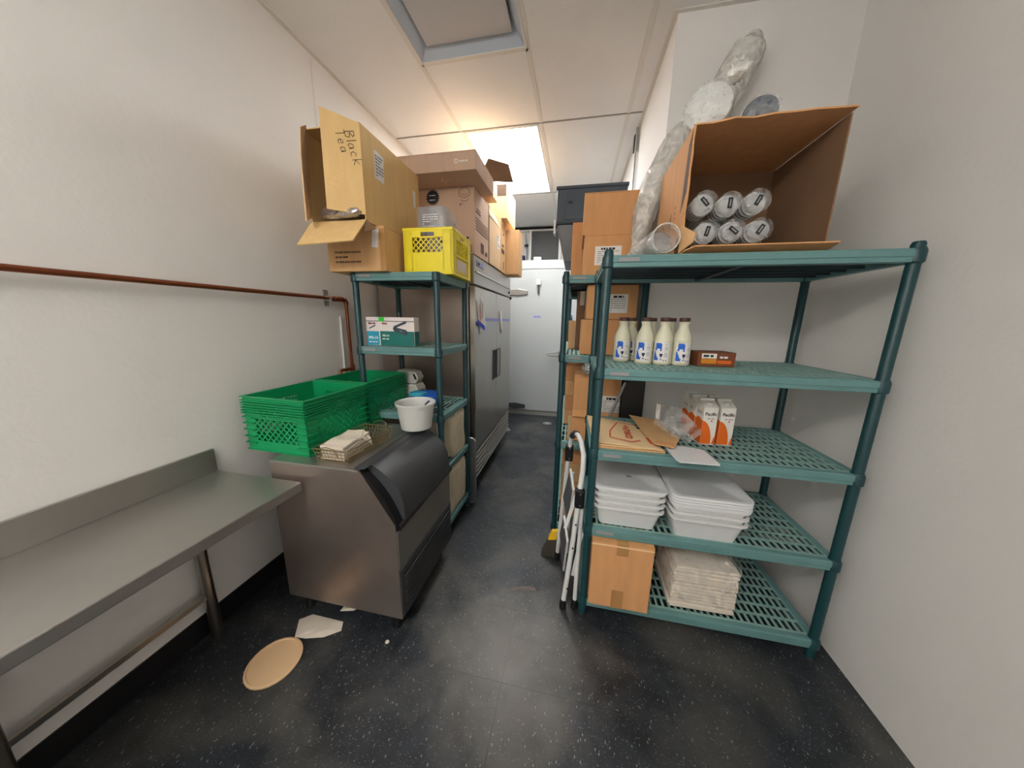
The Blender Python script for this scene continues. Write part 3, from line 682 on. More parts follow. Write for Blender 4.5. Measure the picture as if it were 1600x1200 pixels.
def lattice(mb, o, u, v, n, wd, ht, th, step, w_):
    """crossing diagonal strips clipped to wd x ht"""
    for sgn in (1, -1):
        k = -ht
        while k < wd+ht:
            # line: x = k + s, y = s (sgn 1) or y = ht - s
            s0, s1 = max(0, -k), min(ht, wd-k)
            if s1-s0 > .004:
                ya, yb = (s0, s1) if sgn == 1 else (ht-s0, ht-s1)
                P = o+u*(k+s0)+v*ya; Q = o+u*(k+s1)+v*yb
                mb.bar(P, Q, w_, th, n)
            k += step
    return mb
def box_face(m, o, u, n, a, b, za, zb, out_, inn=0):
    P = [o+u*a+Vector((0, 0, za))-n*inn, o+u*b+Vector((0, 0, za))-n*inn, o+u*b+Vector((0, 0, za))+n*out_, o+u*a+Vector((0, 0, za))+n*out_]
    m.hexa(P, [p+Vector((0, 0, zb-za)) for p in P])
def green_crate(label, cx, cyy, z0, rot, group):
    t = T('milk_crate', label, 'crate', (0, 0, 0), group); lx, ly, h, th = .325, .36, .245, .004; mt = 'green_plastic'
    t.p('base', MB().box(-lx/2+th, lx/2-th, -ly/2+th, ly/2-th, 0, .006), mt)
    rim = MB(); w_ = .008
    rim.box(-lx/2-w_, lx/2+w_, -ly/2-w_, -ly/2+th, h-.006, h).box(-lx/2-w_, lx/2+w_, ly/2-th, ly/2+w_, h-.006, h)
    rim.box(-lx/2-w_, -lx/2+th, -ly/2+th, ly/2-th, h-.006, h).box(lx/2-th, lx/2+w_, -ly/2+th, ly/2-th, h-.006, h)
    t.p('rim', rim, mt, bevel=.0015)
    for (o, u, n, L) in ((Vector((-lx/2, -ly/2, 0)), Vector((1, 0, 0)), Vector((0, -1, 0)), lx), (Vector((lx/2, ly/2, 0)), Vector((-1, 0, 0)), Vector((0, 1, 0)), lx),
                         (Vector((lx/2, -ly/2, 0)), Vector((0, 1, 0)), Vector((1, 0, 0)), ly), (Vector((-lx/2, ly/2, 0)), Vector((0, -1, 0)), Vector((-1, 0, 0)), ly)):
        m = MB(); c = .05; v = Vector((0, 0, 1)); lat0, lat1 = .045, .145; ha, hb = L/2-.075, L/2+.075; hz0, hz1 = .158, .196
        R_ = lambda a, b, za, zb: box_face(m, o, u, n, a, b, za, zb, 0, th)
        R_(0, c, 0, h-.006); R_(L-c, L, 0, h-.006); R_(c, L-c, 0, lat0); R_(c, L-c, lat1, hz0); R_(c, L-c, hz1, h-.006); R_(c, ha, hz0, hz1); R_(hb, L-c, hz0, hz1)
        r_ = random.Random(4); a = ha+.006
        while a < hb-.008:      # cut-out lettering band
            wd = r_.choice((.004, .007, .004)); R_(a, a+wd, hz0, hz1); a += wd+r_.choice((.008, .012))
        R_(ha, hb, (hz0+hz1)/2-.002, (hz0+hz1)/2+.002)
        lattice(m, o+u*c+v*lat0-n*th*.5, u, v, n, L-2*c, lat1-lat0, th*.9, .031, .006)
        w = t.p('lattice_wall', m, mt)
        rb = MB()
        for k in range(6): box_face(rb, o, u, n, -.006, L+.006, h-.020-k*.0115, h-.0165-k*.0115, .011)
        for zz in (.032, .062, .092, .122, .150):
            for p, q in ((-.006, c), (L-c, L+.006)): box_face(rb, o, u, n, p, q, zz, zz+.004, .011)
        box_face(rb, o, u, n, -.006, L+.006, 0, .004, .006)
        box_face(rb, o, u, n, c, L-c, .150, .153, .004)
        t.p('ribs', rb, mt, w)
    t.o.location = (cx, cyy, z0); t.o.rotation_euler.z = rot
green_crate('green plastic milk crate with ribbed sides, nearer one at left edge', -1.235, 1.20, .769, -.03, 'green crates on the ice machine')
green_crate('green plastic milk crate behind the nearer green crate, against the shelving', -1.237, 1.60, .769, -.03, 'green crates on the ice machine')
# yellow crate
t = T('yellow_crate', 'bright yellow plastic crate with lattice windows on top of left shelving unit', 'crate', (0, 0, 0))
lx, ly, h, th = .27, .30, .235, .005
mt = 'yellow_plastic'
def ybar(m, o, u, n, a, b, za, zb, out_): 
    P = [o+u*a+Vector((0, 0, za)), o+u*b+Vector((0, 0, za)), o+u*b+Vector((0, 0, za))+n*out_, o+u*a+Vector((0, 0, za))+n*out_]
    m.hexa(P, [p+Vector((0, 0, zb-za)) for p in P])
rim = MB(); w_ = .006
rim.box(-lx/2-w_, lx/2+w_, -ly/2-w_, -ly/2+th, h-.014, h).box(-lx/2-w_, lx/2+w_, ly/2-th, ly/2+w_, h-.014, h).box(-lx/2-w_, -lx/2+th, -ly/2+th, ly/2-th, h-.014, h).box(lx/2-th, lx/2+w_, -ly/2+th, ly/2-th, h-.014, h)
t.p('rim', rim, mt, bevel=.002)
t.p('base', MB().box(-lx/2+th, lx/2-th, -ly/2+th, ly/2-th, 0, .006), mt)
for si, (o, u, n, L) in enumerate(((Vector((-lx/2, -ly/2, 0)), Vector((1, 0, 0)), Vector((0, -1, 0)), lx), (Vector((lx/2, ly/2, 0)), Vector((-1, 0, 0)), Vector((0, 1, 0)), lx),
                     (Vector((lx/2, -ly/2, 0)), Vector((0, 1, 0)), Vector((1, 0, 0)), ly), (Vector((-lx/2, ly/2, 0)), Vector((0, -1, 0)), Vector((-1, 0, 0)), ly))):
    m = MB(); v = Vector((0, 0, 1)); c = .046; la, lb_ = .112, .188
    R_ = lambda a, b, za, zb: m.plate([o+u*a+v*za, o+u*b+v*za, o+u*b+v*zb, o+u*a+v*zb], th)
    R_(0, c, 0, h-.014); R_(L-c, L, 0, h-.014); R_(c, L-c, 0, .015)
    R_(c, L-c, .10, la)
    hw = .042
    R_(c, L/2-hw, lb_, h-.014); R_(L/2+hw, L-c, lb_, h-.014); R_(L/2-hw, L/2+hw, h-.02, h-.014)
    m.plate([o+u*(L/2-hw)+v*(lb_-.004), o+u*(L/2+hw)+v*(lb_-.004), o+u*(L/2+hw)+v*(lb_+.003), o+u*(L/2-hw)+v*(lb_+.003)], th)
    if n.y != 0: R_(c, L-c, .015, .10)
    else: m.plate([o+u*c+v*.015-n*.004, o+u*(L-c)+v*.015-n*.004, o+u*(L-c)+v*.10-n*.004, o+u*c+v*.10-n*.004], th*.5)
    lattice(m, o+u*c+v*la-n*th*.5, u, v, n, L-2*c, lb_-la, th*.9, .029, .0045)
    for zz in (.208, .165, .105, .02):
        for a, b in ((0, c), (L-c, L)): ybar(m, o, u, n, a+.003, b, zz, zz+.004, .005)
    ybar(m, o, u, n, c-.004, L-c+.004, .105, .109, .006); ybar(m, o, u, n, c, L-c, .018, .022, .006)
    for a in (.006, c, L-c, L-.006): ybar(m, o, u, n, a-.003, a+.003, .02, h-.014, .005)
    t.p('lattice_wall', m, mt)
    hg = MB()
    for a, b, za, zb in ((L/2-hw, L/2+hw, h-.022, h-.017), (L/2-hw, L/2+hw, lb_, lb_+.004), (L/2-hw, L/2-hw+.004, lb_, h-.02), (L/2+hw-.004, L/2+hw, lb_, h-.02)): ybar(hg, o, u, n, a, b, za, zb, .006)
    t.p('handle_frame', hg, mt)
    if n.x > 0: t.p('side_label', MB().plate([o+u*(c+.02)+v*.03+n*.001, o+u*(L-c-.02)+v*.03+n*.001, o+u*(L-c-.02)+v*.088+n*.001, o+u*(c+.02)+v*.088+n*.001], .0006), 'paper_cream', label='cream paper label')
t.o.location = (-.80, 1.765, ZT+.001); t.o.rotation_euler.z = .03
# clear square container standing in the yellow crate
t = T('clear_container', 'clear square polycarbonate container standing in the yellow crate', 'container', (-.80, 1.75, ZT+.008))
def rrect(x0, x1, y0, y1, r, k=4):
    pts = []
    for cx, cyy, a0 in ((x1-r, y1-r, 0), (x0+r, y1-r, 90), (x0+r, y0+r, 180), (x1-r, y0+r, 270)):
        for i in range(k+1): a = math.radians(a0+90*i/k); pts.append((cx+r*math.cos(a), cyy+r*math.sin(a)))
    return pts
def tub(x0, x1, y0, y1, z0, h, taper, r, th, rim, rimh=.006, lip=0):
    """open tapered rounded tub"""
    mb = MB(); rings = []
    def R_(off, z, rr=None): return [(x, y, z) for x, y in rrect(x0+off, x1-off, y0+off, y1-off, max(.004, (rr or r)-off*.5))]
    rings = [R_(taper, z0), R_(0, z0+h-rimh), R_(-rim, z0+h-rimh-lip), R_(-rim, z0+h), R_(th*.6, z0+h), R_(th, z0+h-rimh), R_(taper+th, z0+th)]
    k = len(rings[0]); vs = [p for g in rings for p in g]; fs = []
    for i in range(len(rings)-1):
        for j in range(k): fs.append((i*k+j, i*k+(j+1) % k, (i+1)*k+(j+1) % k, (i+1)*k+j))
    fs += [tuple(reversed(range(k))), tuple((len(rings)-1)*k+j for j in range(k))]
    return mb.add(vs, fs)
# upside down: closed end up
bx = tub(-.905, -.705, 1.66, 1.85, 0, .35, .014, .03, .004, .006)
bx.v = [(x, y, ZT+.36-z) for x, y, z in bx.v]
t.p('body', bx, 'clear_poly', smooth=True)
t.p('scale_print', lines(MB(), (-.80, 1.665, 1.87), 'front', .09, .08, 7, RN, off=.002, fill=.3), 'ink_white')
t.p('inner_jug', MB().lathe([(.055, 0), (.06, .02), (.06, .24), (.05, .27)], (-.80, 1.755, ZT+.01), 20), 'blue_pale', smooth=True)

# teal appliance box on the second shelf
t = T('appliance_box', 'white and teal printed appliance box on second shelf of left unit', 'box', (-1.06, 1.68, 1.2))
x0, x1, y0, y1, z0, z1 = -1.165, -.868, 1.56, 1.615, 1.201, 1.36
# the near end is narrow; box body with printed bands
t.p('body', MB().box(x0, x1, y0, y1, z0, z1), 'pinkish', bevel=.002)
zc = 1.285
t.p('blue_panel', sheet(MB(), ((x0+x0+.082)/2, y0, (z0+zc)/2), 'front', .078, zc-z0-.006), 'sky_blue')
t.p('teal_panel', sheet(MB(), ((x0+.086+x1)/2, y0, (z0+zc)/2), 'front', x1-x0-.088, zc-z0-.004), 'teal')
t.p('side_print', sheet(MB(), (x1, (y0+y1)/2, (z0+zc)/2), 'right', y1-y0-.004, zc-z0-.004), 'teal')
t.p('lid_line', sheet(MB(), ((x0+x1)/2, y0, z1-.022), 'front', x1-x0, .003), 'ink')
t.p('lettering', text_mb('\u2605', .018, (x0+.022, y0, 1.325), 'front', bold=.0006).add(*(lambda m: (m.v, m.f))(text_mb('\u2605', .016, (x0+.108, y0, 1.325), 'front', bold=.0006))), 'maroon')
t.p('brand_print', lines(MB(), (x0+.046, y0, 1.325), 'front', .036, .008, 1, RN, fill=.9).add(*(lambda m: (m.v, m.f))(lines(MB(), (x0+.132, y0, 1.325), 'front', .034, .007, 1, RN, fill=.9))), 'maroon')
t.p('lettering', text_mb('PFS-14', .021, (x0+.042, y0, 1.245), 'front', bold=.0006, off=.002).add(*(lambda m: (m.v, m.f))(text_mb('PFS-14', .015, (x0+.122, y0, 1.258), 'front', bold=.0004, off=.002))), 'ink_white')
t.p('small_print', lines(MB(), (x0+.042, y0, 1.222), 'front', .06, .006, 1, RN, fill=.9).add(*(lambda m: (m.v, m.f))(lines(MB(), (x0+.122, y0, 1.24), 'front', .045, .008, 1, RN, fill=.7))), 'ink_white')
ap = strokes([[(0, .0), (1, .75)], [(0, 0), (0, -.35), (1, -1)], [(1, -1), (1, -.5), (.1, -.15)]], (x0+.175, y0, 1.305), 'front', .075, .04, .013, .0015)
t.p('appliance_picture', ap, 'carrier')
t.p('small_picture', strokes([[(0, 0), (1, .6)]], (x0+.02, y0, 1.297), 'front', .04, .03, .006, .0015), 'carrier')
t.p('green_sticker', sheet(MB(), (x0+.10, y0, z1-.012), 'front', .035, .022, .002).add(*(lambda m: (m.v, m.f))(MB().box(x0+.085, x0+.112, y0, y0+.02, z1+.0004, z1+.0012))), 'green_tag', label='neon green sticker')
t.spin(0)

# scale, blue bag, flour bags
t = T('kitchen_scale', 'pale grey plastic scale behind the green crates on third shelf', 'scale', (-1.02, 1.78, .831))
t.p('base', MB().prism([(-1.15, .832), (-.995, .832), (-.995, .895), (-1.015, .93), (-1.15, .925)], 'y', 1.80, 1.91), 'scale_white', bevel=.006)
t.p('display', MB().prism([(-1.15, .93), (-1.015, .935), (-.995, .97), (-1.015, 1.01), (-1.06, 1.018), (-1.15, 1.018)], 'y', 1.81, 1.89), 'scale_white', bevel=.006)
t.p('display_slot', MB().prism([(-1.018, .96), (-1.005, .965), (-1.022, 1.00), (-1.033, .995)], 'y', 1.8075, 1.81), 'black_deep')
t = T('blue_bag', 'bright blue flat package lying on third shelf behind the white bucket', 'package', (-.90, 1.72, .831))
t.p('body', blob(-.985, -.80, 1.62, 1.79, .832, .912, 9, .004, 8, 3.2), 'blue', smooth=True)
t.p('printed_top', blob(-.97, -.86, 1.615, 1.70, .89, .922, 6, .003, 12, 3), 'sky_blue', smooth=True)
def bag(label, x0, x1, y0, y1, z0, z1, seed, m='beige_bag', prints=()):
    t = T('paper_sack', label, 'sack', ((x0+x1)/2, (y0+y1)/2, z0))
    b = t.p('body', blob(x0, x1, y0, y1, z0, z1, 16, .006, seed, 9), m, smooth=True)
    for c, wd, ht, pm in prints: t.p('printed_mark', lines(MB(), c, 'front', wd, ht, 3, random.Random(seed), off=.004, fill=.7), pm)
    return t
bag('cream sack with red print standing on fourth shelf behind the ice machine lid', -.89, -.775, 1.60, 1.78, .501, .775, 21, 'paper_cream', [((-.81, 1.61, .67), .04, .05, 'red_ink'), ((-.80, 1.61, .60), .03, .03, 'green_plastic')])
bag('tall beige crinkled sack on fourth shelf beside the cream sack', -.765, -.700, 1.66, 1.87, .501, .782, 22, 'beige_bag', [((-.745, 1.668, .64), .014, .05, 'ink')])
bag('large beige sack on bottom shelf of left unit behind ice machine', -.84, -.70, 1.60, 1.88, .131, .44, 23)
# sheet pan
t = T('sheet_pan', 'aluminium sheet pan standing upright between left shelving and refrigerator', 'pan', (-.88, 2.0, 0))
pr = MB(); x0, x1, z0, z1 = -1.10, -.658, .004, .52
r1 = rrect(x0, x1, z0, z1, .03); r2 = rrect(x0+.012, x1-.012, z0+.012, z1-.012, .025)
k = len(r1); Y0, Y1 = 1.972, 2.0
vs = [(x, Y0, z) for x, z in r1]+[(x, Y0, z) for x, z in r2]+[(x, Y1, z) for x, z in r2]+[(x, Y1+.002, z) for x, z in r2]+[(x, Y0+.008, z) for x, z in r1]
fs = [(a*k+j, a*k+(j+1) % k, ((a+1) % 5)*k+(j+1) % k, ((a+1) % 5)*k+j) for a in (0, 1, 4) for j in range(k)]+[(3*k+j, 3*k+(j+1) % k, 4*k+(j+1) % k, 4*k+j) for j in range(k)]+[tuple(2*k+j for j in range(k)), tuple(3*k+j for j in range(k))]
t.p('pan', MB().add(vs, fs), 'pan_inner')
t.p('rolled_rim', MB().tube([(x, Y0, z) for x, z in r1+r1[:1]], .005, 8, False), 'steel_soft', smooth=True)

# ------------------------------------------------------------------ ice machine
t = T('ice_machine', 'stainless undercounter ice machine with black curved lid at left front', 'ice machine', (-.92, 1.22, 0))
ya, yb = .955, 1.485
side = [(-1.22, .10), (-.65, .10), (-.655, .545), (-.795, .765), (-1.22, .765)]
t.p('cabinet', MB().prism(side[:1]+[(-.672, .10), (-.672, .50), (-.815, .745), (-1.22, .745)], 'y', ya+.004, yb-.004), 'steel_side')
t.p('side_panel', MB().prism(side, 'y', ya, ya+.004), 'steel_side', label='scuffed stainless side panel')
t.p('side_panel', MB().prism(side, 'y', yb-.004, yb), 'steel_side')
t.p('top_panel', MB().box(-1.22, -.80, ya-.002, yb, .757, .7675), 'steel_soft', bevel=.002)
t.p('front_panel', MB().box(-.673, -.650, ya+.004, yb-.004, .335, .515), 'steel_front', bevel=.003)
t.p('grille_band', MB().box(-.675, -.648, ya+.004, yb-.004, .10, .333), 'black_plastic', bevel=.003)
g = MB()
for k in range(13): g.box(-.650, -.641, ya+.03, yb-.02, .112+k*.0145, .118+k*.0145)
t.p('louvers', g, 'louver_grey', kind='stuff')
t.p('louver_shadow', MB().box(-.6485, -.6475, ya+.03, yb-.02, .108, .30), 'black_gap')
# lid: bulging curve between (-.80,.772) and (-.645,.525)
def arc(bulge, a=(-.805, .768), b=(-.642, .530), n=10):
    pts = []
    for i in range(n+1):
        s = i/n; x = a[0]+(b[0]-a[0])*s; z = a[1]+(b[1]-a[1])*s
        k = math.sin(math.pi*s)*bulge; nx, nz = .825, .565
        pts.append((x+nx*k, z+nz*k))
    return pts
def shell(o, i, y0, y1): return MB().prism(o+list(reversed(i)), 'y', y0, y1)
inner = [(-.815, .745), (-.672, .515)]
t.p('hood_frame', shell(arc(.022), [inner[0], inner[1]], ya+.006, ya+.045), 'black_deep', smooth=True)
t.p('hood_frame', shell(arc(.022), [inner[0], inner[1]], yb-.03, yb-.004), 'black_deep', smooth=True)
t.p('lid', shell([(-.80, .775), (-.765, .772)]+arc(.042, (-.75, .762), (-.638, .548), 12), [inner[0], (-.672, .535)], ya+.045, yb-.03), 'black_plastic', smooth=True)
t.p('hinge_strip', MB().prism([(-.822, .768), (-.80, .768), (-.772, .775), (-.80, .784), (-.822, .776)], 'y', ya+.006, yb-.004), 'black_plastic', bevel=.002)
t.p('lid_lip', MB().prism([(-.672, .515), (-.640, .518), (-.630, .538), (-.638, .55), (-.672, .54)], 'y', ya+.01, yb-.006), 'black_deep', bevel=.003)
t.p('lid_logo', lines(MB(), (-.6345, 1.22, .532), 'right', .06, .007, 1, RN, off=.001), 'ink_grey')
t.p('scratch', strokes([[(0, 0), (.5, .5), (1, .7)]], (-.69, 1.10, .675), (Vector((0, 1, 0)), Vector((-.57, 0, .82)), Vector((.82, 0, .57))), .05, .02, .0015, .004), 'ink_grey')
for cx in (-1.17, -.71):
    for cyy in (ya+.05, yb-.05): t.p('leg', MB().lathe([(.02, 0), (.02, .02), (.014, .03), (.014, .10)], (cx, cyy, 0), 12), 'black_deep', smooth=True)
# stainless work table at far left
t = T('work_table', 'stainless work table corner at left edge in front of ice machine', 'table', (-1.27, .4, 0))
t.p('table_top', MB().box(-1.485, -1.05, -.45, .935, .66, .70), 'steel_soft', bevel=.004)
t.p('backsplash', MB().box(-1.486, -1.475, -.45, .935, .70, .80), 'steel_soft', bevel=.002)
for cx, cyy in ((-1.44, .80), (-1.44, -.40), (-1.10, -.40), (-1.40, .3)):
    t.p('leg', MB().lathe([(.015, 0), (.02, .02), (.02, .66)], (cx, cyy, 0), 12), 'steel', smooth=True)
t.p('under_rail', MB().box(-1.45, -1.43, -.4, .8, .20, .22), 'steel')
# bucket
t = T('bucket', 'round white plastic tub standing on back of the ice machine lid', 'bucket', (-.835, 1.415, .786))
bk = MB().lathe([(.072, 0), (.077, .004), (.095, .128), (.101, .128), (.102, .139), (.098, .141), (.093, .137), (.091, .128), (.074, .008), (.001, .008)], (-.792, 1.40, .793), 36)
t.p('body', bk, 'bucket_plastic', smooth=True)
t.p('spoon', MB().tube([(-.79, 1.39, .80), (-.722, 1.375, .93), (-.700, 1.37, .95)], .004, 8), 'blue_dark', smooth=True)
# wire basket with napkins
t = T('wire_basket', 'rectangular brass wire basket on ice machine top beside green crates', 'basket', (-.93, 1.18, .768))
def basket(x0, x1, y0, y1, z0, z1, tp, stp, r=.0014):
    m = MB()
    P = lambda u, v, z: (x0+tp*(1-(z-z0)/(z1-z0))+(x1-x0-2*tp*(1-(z-z0)/(z1-z0)))*u, y0+tp*(1-(z-z0)/(z1-z0))+(y1-y0-2*tp*(1-(z-z0)/(z1-z0)))*v, z)
    nx = round((x1-x0)/stp); ny = round((y1-y0)/stp); nz = max(2, round((z1-z0)/stp))
    for k in range(nx+1): u = k/nx; m.tube([P(u, 0, z1), P(u, 0, z0), P(u, 1, z0), P(u, 1, z1)], r, 4, False)
    for k in range(ny+1): v = k/ny; m.tube([P(0, v, z1), P(0, v, z0), P(1, v, z0), P(1, v, z1)], r, 4, False)
    for k in range(1, nz): z = z0+(z1-z0)*k/nz; m.tube([P(0, 0, z), P(1, 0, z), P(1, 1, z), P(0, 1, z), P(0, 0, z)], r, 4, False)
    rimm = MB().tube([P(0, 0, z1), P(1, 0, z1), P(1, 1, z1), P(0, 1, z1), P(0, 0, z1)], .0024, 6, False)
    return m, rimm
m, rm = basket(-1.03, -.865, .985, 1.30, .770, .825, .012, .016)
t.p('mesh', m, 'wire', kind='stuff'); t.p('rim', rm, 'wire', smooth=True)
for (xx, yy) in ((-.9475, .982), (-.9475, 1.303)):
    s_ = 1 if yy > 1.2 else -1
    t.p('handle', MB().tube([(xx-.035, yy, .80), (xx-.035, yy+.012*s_, .835), (xx, yy+.015*s_, .845), (xx+.035, yy+.012*s_, .835), (xx+.035, yy, .80)], .0018, 6), 'wire', smooth=True)
t = T('napkin_stack', 'folded off-white paper napkins lying in the wire basket', 'napkins', (-.95, 1.09, .775))
for k in range(5):
    z = .776+k*.0125; o_ = RN.uniform(-.003, .003)
    q = MB(); n = 8; top = []; bot = []
    for i in range(n+1):
        yy = 1.0+.165*i/n; zz = z+.006*math.sin(i*1.2+k)*.4+(.006*(i/n) if k == 4 else 0)
        bot += [(-1.005+o_, yy, zz), (-.897+o_, yy, zz)]; top += [(-1.005+o_, yy, zz+.009), (-.897+o_, yy, zz+.009)]
    vs = bot+top; m0 = len(bot); fs = []
    for i in range(n): fs += [(2*i, 2*i+1, 2*i+3, 2*i+2), (m0+2*i, m0+2*i+2, m0+2*i+3, m0+2*i+1), (2*i, 2*i+2, m0+2*i+2, m0+2*i), (2*i+1, m0+2*i+1, m0+2*i+3, 2*i+3)]
    fs += [(0, m0, m0+1, 1), (2*n, 2*n+1, m0+2*n+1, m0+2*n)]
    t.p('napkin', q.add(vs, fs), 'paper_cream')
t.p('curled_edge', MB().plate([(-1.0, 1.16, .842), (-.93, 1.17, .85), (-.885, 1.155, .822), (-.86, 1.13, .80), (-.90, 1.11, .842)], .0015), 'paper_cream')

# copper pipes on the left wall
t = T('copper_pipe', 'copper water pipe running along left wall and turning down beside the shelving', 'pipe', (-1.465, 1.6, .8))
xp = -1.462
t.p('pipe', MB().tube([(xp, -.6, 1.462), (xp, 1.75, 1.468), (xp, 1.772, 1.462), (xp, 1.778, 1.44), (xp, 1.785, .80)], .010, 10), 'copper', smooth=True)
t.p('branch_pipe', MB().tube([(xp, 1.785, 1.02), (xp, 1.69, 1.02), (xp, 1.672, 1.012), (xp, 1.668, .99), (xp, 1.668, .80)], .010, 10), 'copper', smooth=True)
for (yy, zz) in ((1.69, 1.466), (1.735, 1.467)): t.p('fitting', MB().tube([(xp, yy-.012, zz), (xp, yy+.012, zz)], .016, 12), 'copper', smooth=True)
t.p('tee', MB().tube([(xp, 1.785, 1.045), (xp, 1.785, .995)], .014, 12), 'copper', smooth=True)
t.p('elbow', MB().tube([(xp, 1.765, 1.467), (xp, 1.778, 1.455), (xp, 1.779, 1.435)], .014, 12), 'copper', smooth=True)
t.p('bracket', MB().box(XL+.0005, XL+.006, 1.625, 1.66, 1.42, 1.515).box(XL+.006, xp+.013, 1.637, 1.648, 1.452, 1.482), 'cooler_trim')
for yy in (1.72, 1.83):
    t.p('valve', MB().box(XL+.001, xp+.03, yy-.012, yy+.012, .955, .975).lathe([(.008, 0), (.008, .045)], (xp+.02, yy, .95), 8), 'brush_yellow', bevel=.002, label='small yellow valve handle')
t.p('white_conduit', MB().tube([(XL+.008, 1.74, 1.36), (XL+.008, 1.735, .80)], .006, 8), 'white_plastic', smooth=True)

# paper on the floor
def scrap(label, pts, m='paper', cat='paper', th=.0008):
    c = sum((Vector(p) for p in pts), Vector())/len(pts)
    t = T('paper_scrap', label, cat, (c.x, c.y, 0))
    k = len(pts); r_ = random.Random(len(label)); mid = (c.x, c.y, .006)
    vs = [mid]+pts+[(p[0]*.5+c.x*.5, p[1]*.5+c.y*.5, .002+r_.random()*.006) for p in pts]
    fs = []
    for i in range(k): j = (i+1) % k; fs += [(0, 1+k+i, 1+k+j), (1+k+i, 1+i, 1+j), (1+k+i, 1+j, 1+k+j)]
    t.p('sheet', MB().add(vs, fs), m); return t
scrap('white paper sheet lying on floor in front of ice machine', [(-1.11, .86, .001), (-1.16, .93, .001), (-1.12, .965, .001), (-.955, .962, .004), (-.935, .925, .002), (-.99, .885, .001), (-1.06, .865, .001)], 'paper_cream')
scrap('small paper scrap on floor under ice machine, left one', [(-1.12, 1.06, .001), (-1.09, 1.12, .003), (-1.0, 1.06, .001), (-1.01, 1.03, .001)], 'paper_cream')
scrap('small paper scrap on floor under ice machine, right one', [(-1.01, 1.04, .001), (-.99, 1.055, .002), (-.92, 1.05, .001), (-.95, 1.02, .001), (-1.01, 1.005, .001)], 'paper_cream')
t = T('pebble', 'tiny pale crumb on floor near ice machine corner', 'crumb', (-.71, .925, 0))
t.p('body', MB().lathe([(.004, 0), (.009, .003), (.007, .007), (.001, .008)], (-.71, .925, 0), 8), 'paper_cream', smooth=True)
t = T('lid_disc', 'round beige lid on floor at left edge of walkway', 'lid', (-1.10, .76, 0))
t.p('disc', MB().lathe([(.09, 0), (.095, .003), (.095, .009), (.088, .011), (.085, .007), (.001, .007)], (-1.10, .76, 0), 28), 'card_light', smooth=True)
t = T('paint_scuff', 'pale curved scuff mark on floor in middle of the aisle', 'scuff', (-.15, 1.35, 0))
t.p('mark', MB().plate([(-.29, 1.26, .0004), (-.21, 1.30, .0004), (-.12, 1.315, .0004), (-.13, 1.335, .0004), (-.19, 1.33, .0004), (-.24, 1.305, .0004)], .0004), 'scuff')

# ------------------------------------------------------------------ far right unit: boxes
g1 = None
t = carton('upper plain orange-brown box of the stack on top of the far right unit', .010, .303, 1.80, 2.12, 1.806, 2.012, 'card_orange', tape=False)
t = carton('orange-brown box with white label on top of the far right unit', .022, .312, 1.795, 2.12, 1.602, 1.805, 'card_orange', tape=False)
ship_label(t, (.148, 1.795, 1.70), 'front', .135, .095, 6)
t = carton('narrow brown box standing behind the labelled stack on far right unit', -.052, .24, 2.14, 2.42, 1.602, 1.97, 'card_orange', tape=False)
t = T('insulated_carrier', 'large dark blue-grey insulated food carrier on top of the far right unit', 'carrier', (.08, 2.72, 1.601))
t.p('lid', MB().box(-.185, .305, 2.45, 2.95, 2.05, 2.30), 'carrier', bevel=.02)
t.p('body', MB().hexa([(-.115, 2.50, 1.80), (.27, 2.50, 1.80), (.27, 2.92, 1.80), (-.115, 2.92, 1.80)], [(-.175, 2.455, 2.05), (.30, 2.455, 2.05), (.30, 2.945, 2.05), (-.175, 2.945, 2.05)]), 'carrier_low', bevel=.008)
t.p('foot', MB().box(-.05, .22, 2.52, 2.90, 1.601, 1.80), 'black_deep')
t.p('lid_panel', MB().box(-.12, .10, 2.444, 2.45, 2.08, 2.27), 'carrier', bevel=.003)
t.p('rim', MB().box(-.19, .31, 2.445, 2.955, 2.285, 2.305), 'carrier', bevel=.004)
t.p('latch', MB().box(-.205, -.185, 2.50, 2.56, 2.00, 2.10), 'steel_soft', bevel=.004)
t.p('vent_cap', MB().box(-.10, -.07, 2.438, 2.444, 2.185, 2.20), 'black_deep')
t = carton('lower orange-brown box on second shelf of far right unit', .032, .332, 1.80, 2.12, 1.17, 1.366, 'card_orange', tape=False)
t = carton('brown box with white label on second shelf of far right unit, upper of two', .055, .322, 1.805, 2.10, 1.368, 1.552, 'card_orange', tape=False)
ship_label(t, (.222, 1.805, 1.453), 'front', .10, .10, 6)
t = carton('small dark brown box standing on end behind second-shelf boxes', .0, .12, 2.14, 2.4, 1.17, 1.55, 'card_dark', tape=False)
t.p('clear_tape', MB().box(.02, .05, 2.139, 2.14, 1.46, 1.55), 'paper_cream')
carton('little brown box on second shelf left behind the lower box', -.045, -.002, 2.14, 2.3, 1.17, 1.36, 'card', tape=False)
t = carton('brown box with white label on third shelf of far right unit', .012, .30, 1.80, 2.08, .797, 1.035, 'card_orange', tape=False)
ship_label(t, (.235, 1.80, .875), 'front', .125, .115, 7)
t.p('flap', MB().plate([(.012, 1.80, .835), (.30, 1.80, .835), (.30, 1.78, .80), (.012, 1.78, .80)], .003), 'card_orange')
t = carton('brown box underneath the labelled box on third shelf of far right unit', .010, .28, 1.80, 2.08, .642, .794, 'card_orange', tape=False)
t.p('flap', MB().plate([(.010, 1.80, .794), (.005, 1.80, .642), (-.012, 1.785, .65), (-.010, 1.785, .80)], .003), 'card_edge')
hs = [.642, .745, .85, .955, 1.06]
pos = ['bottom one', 'second from bottom', 'second from top', 'top one']
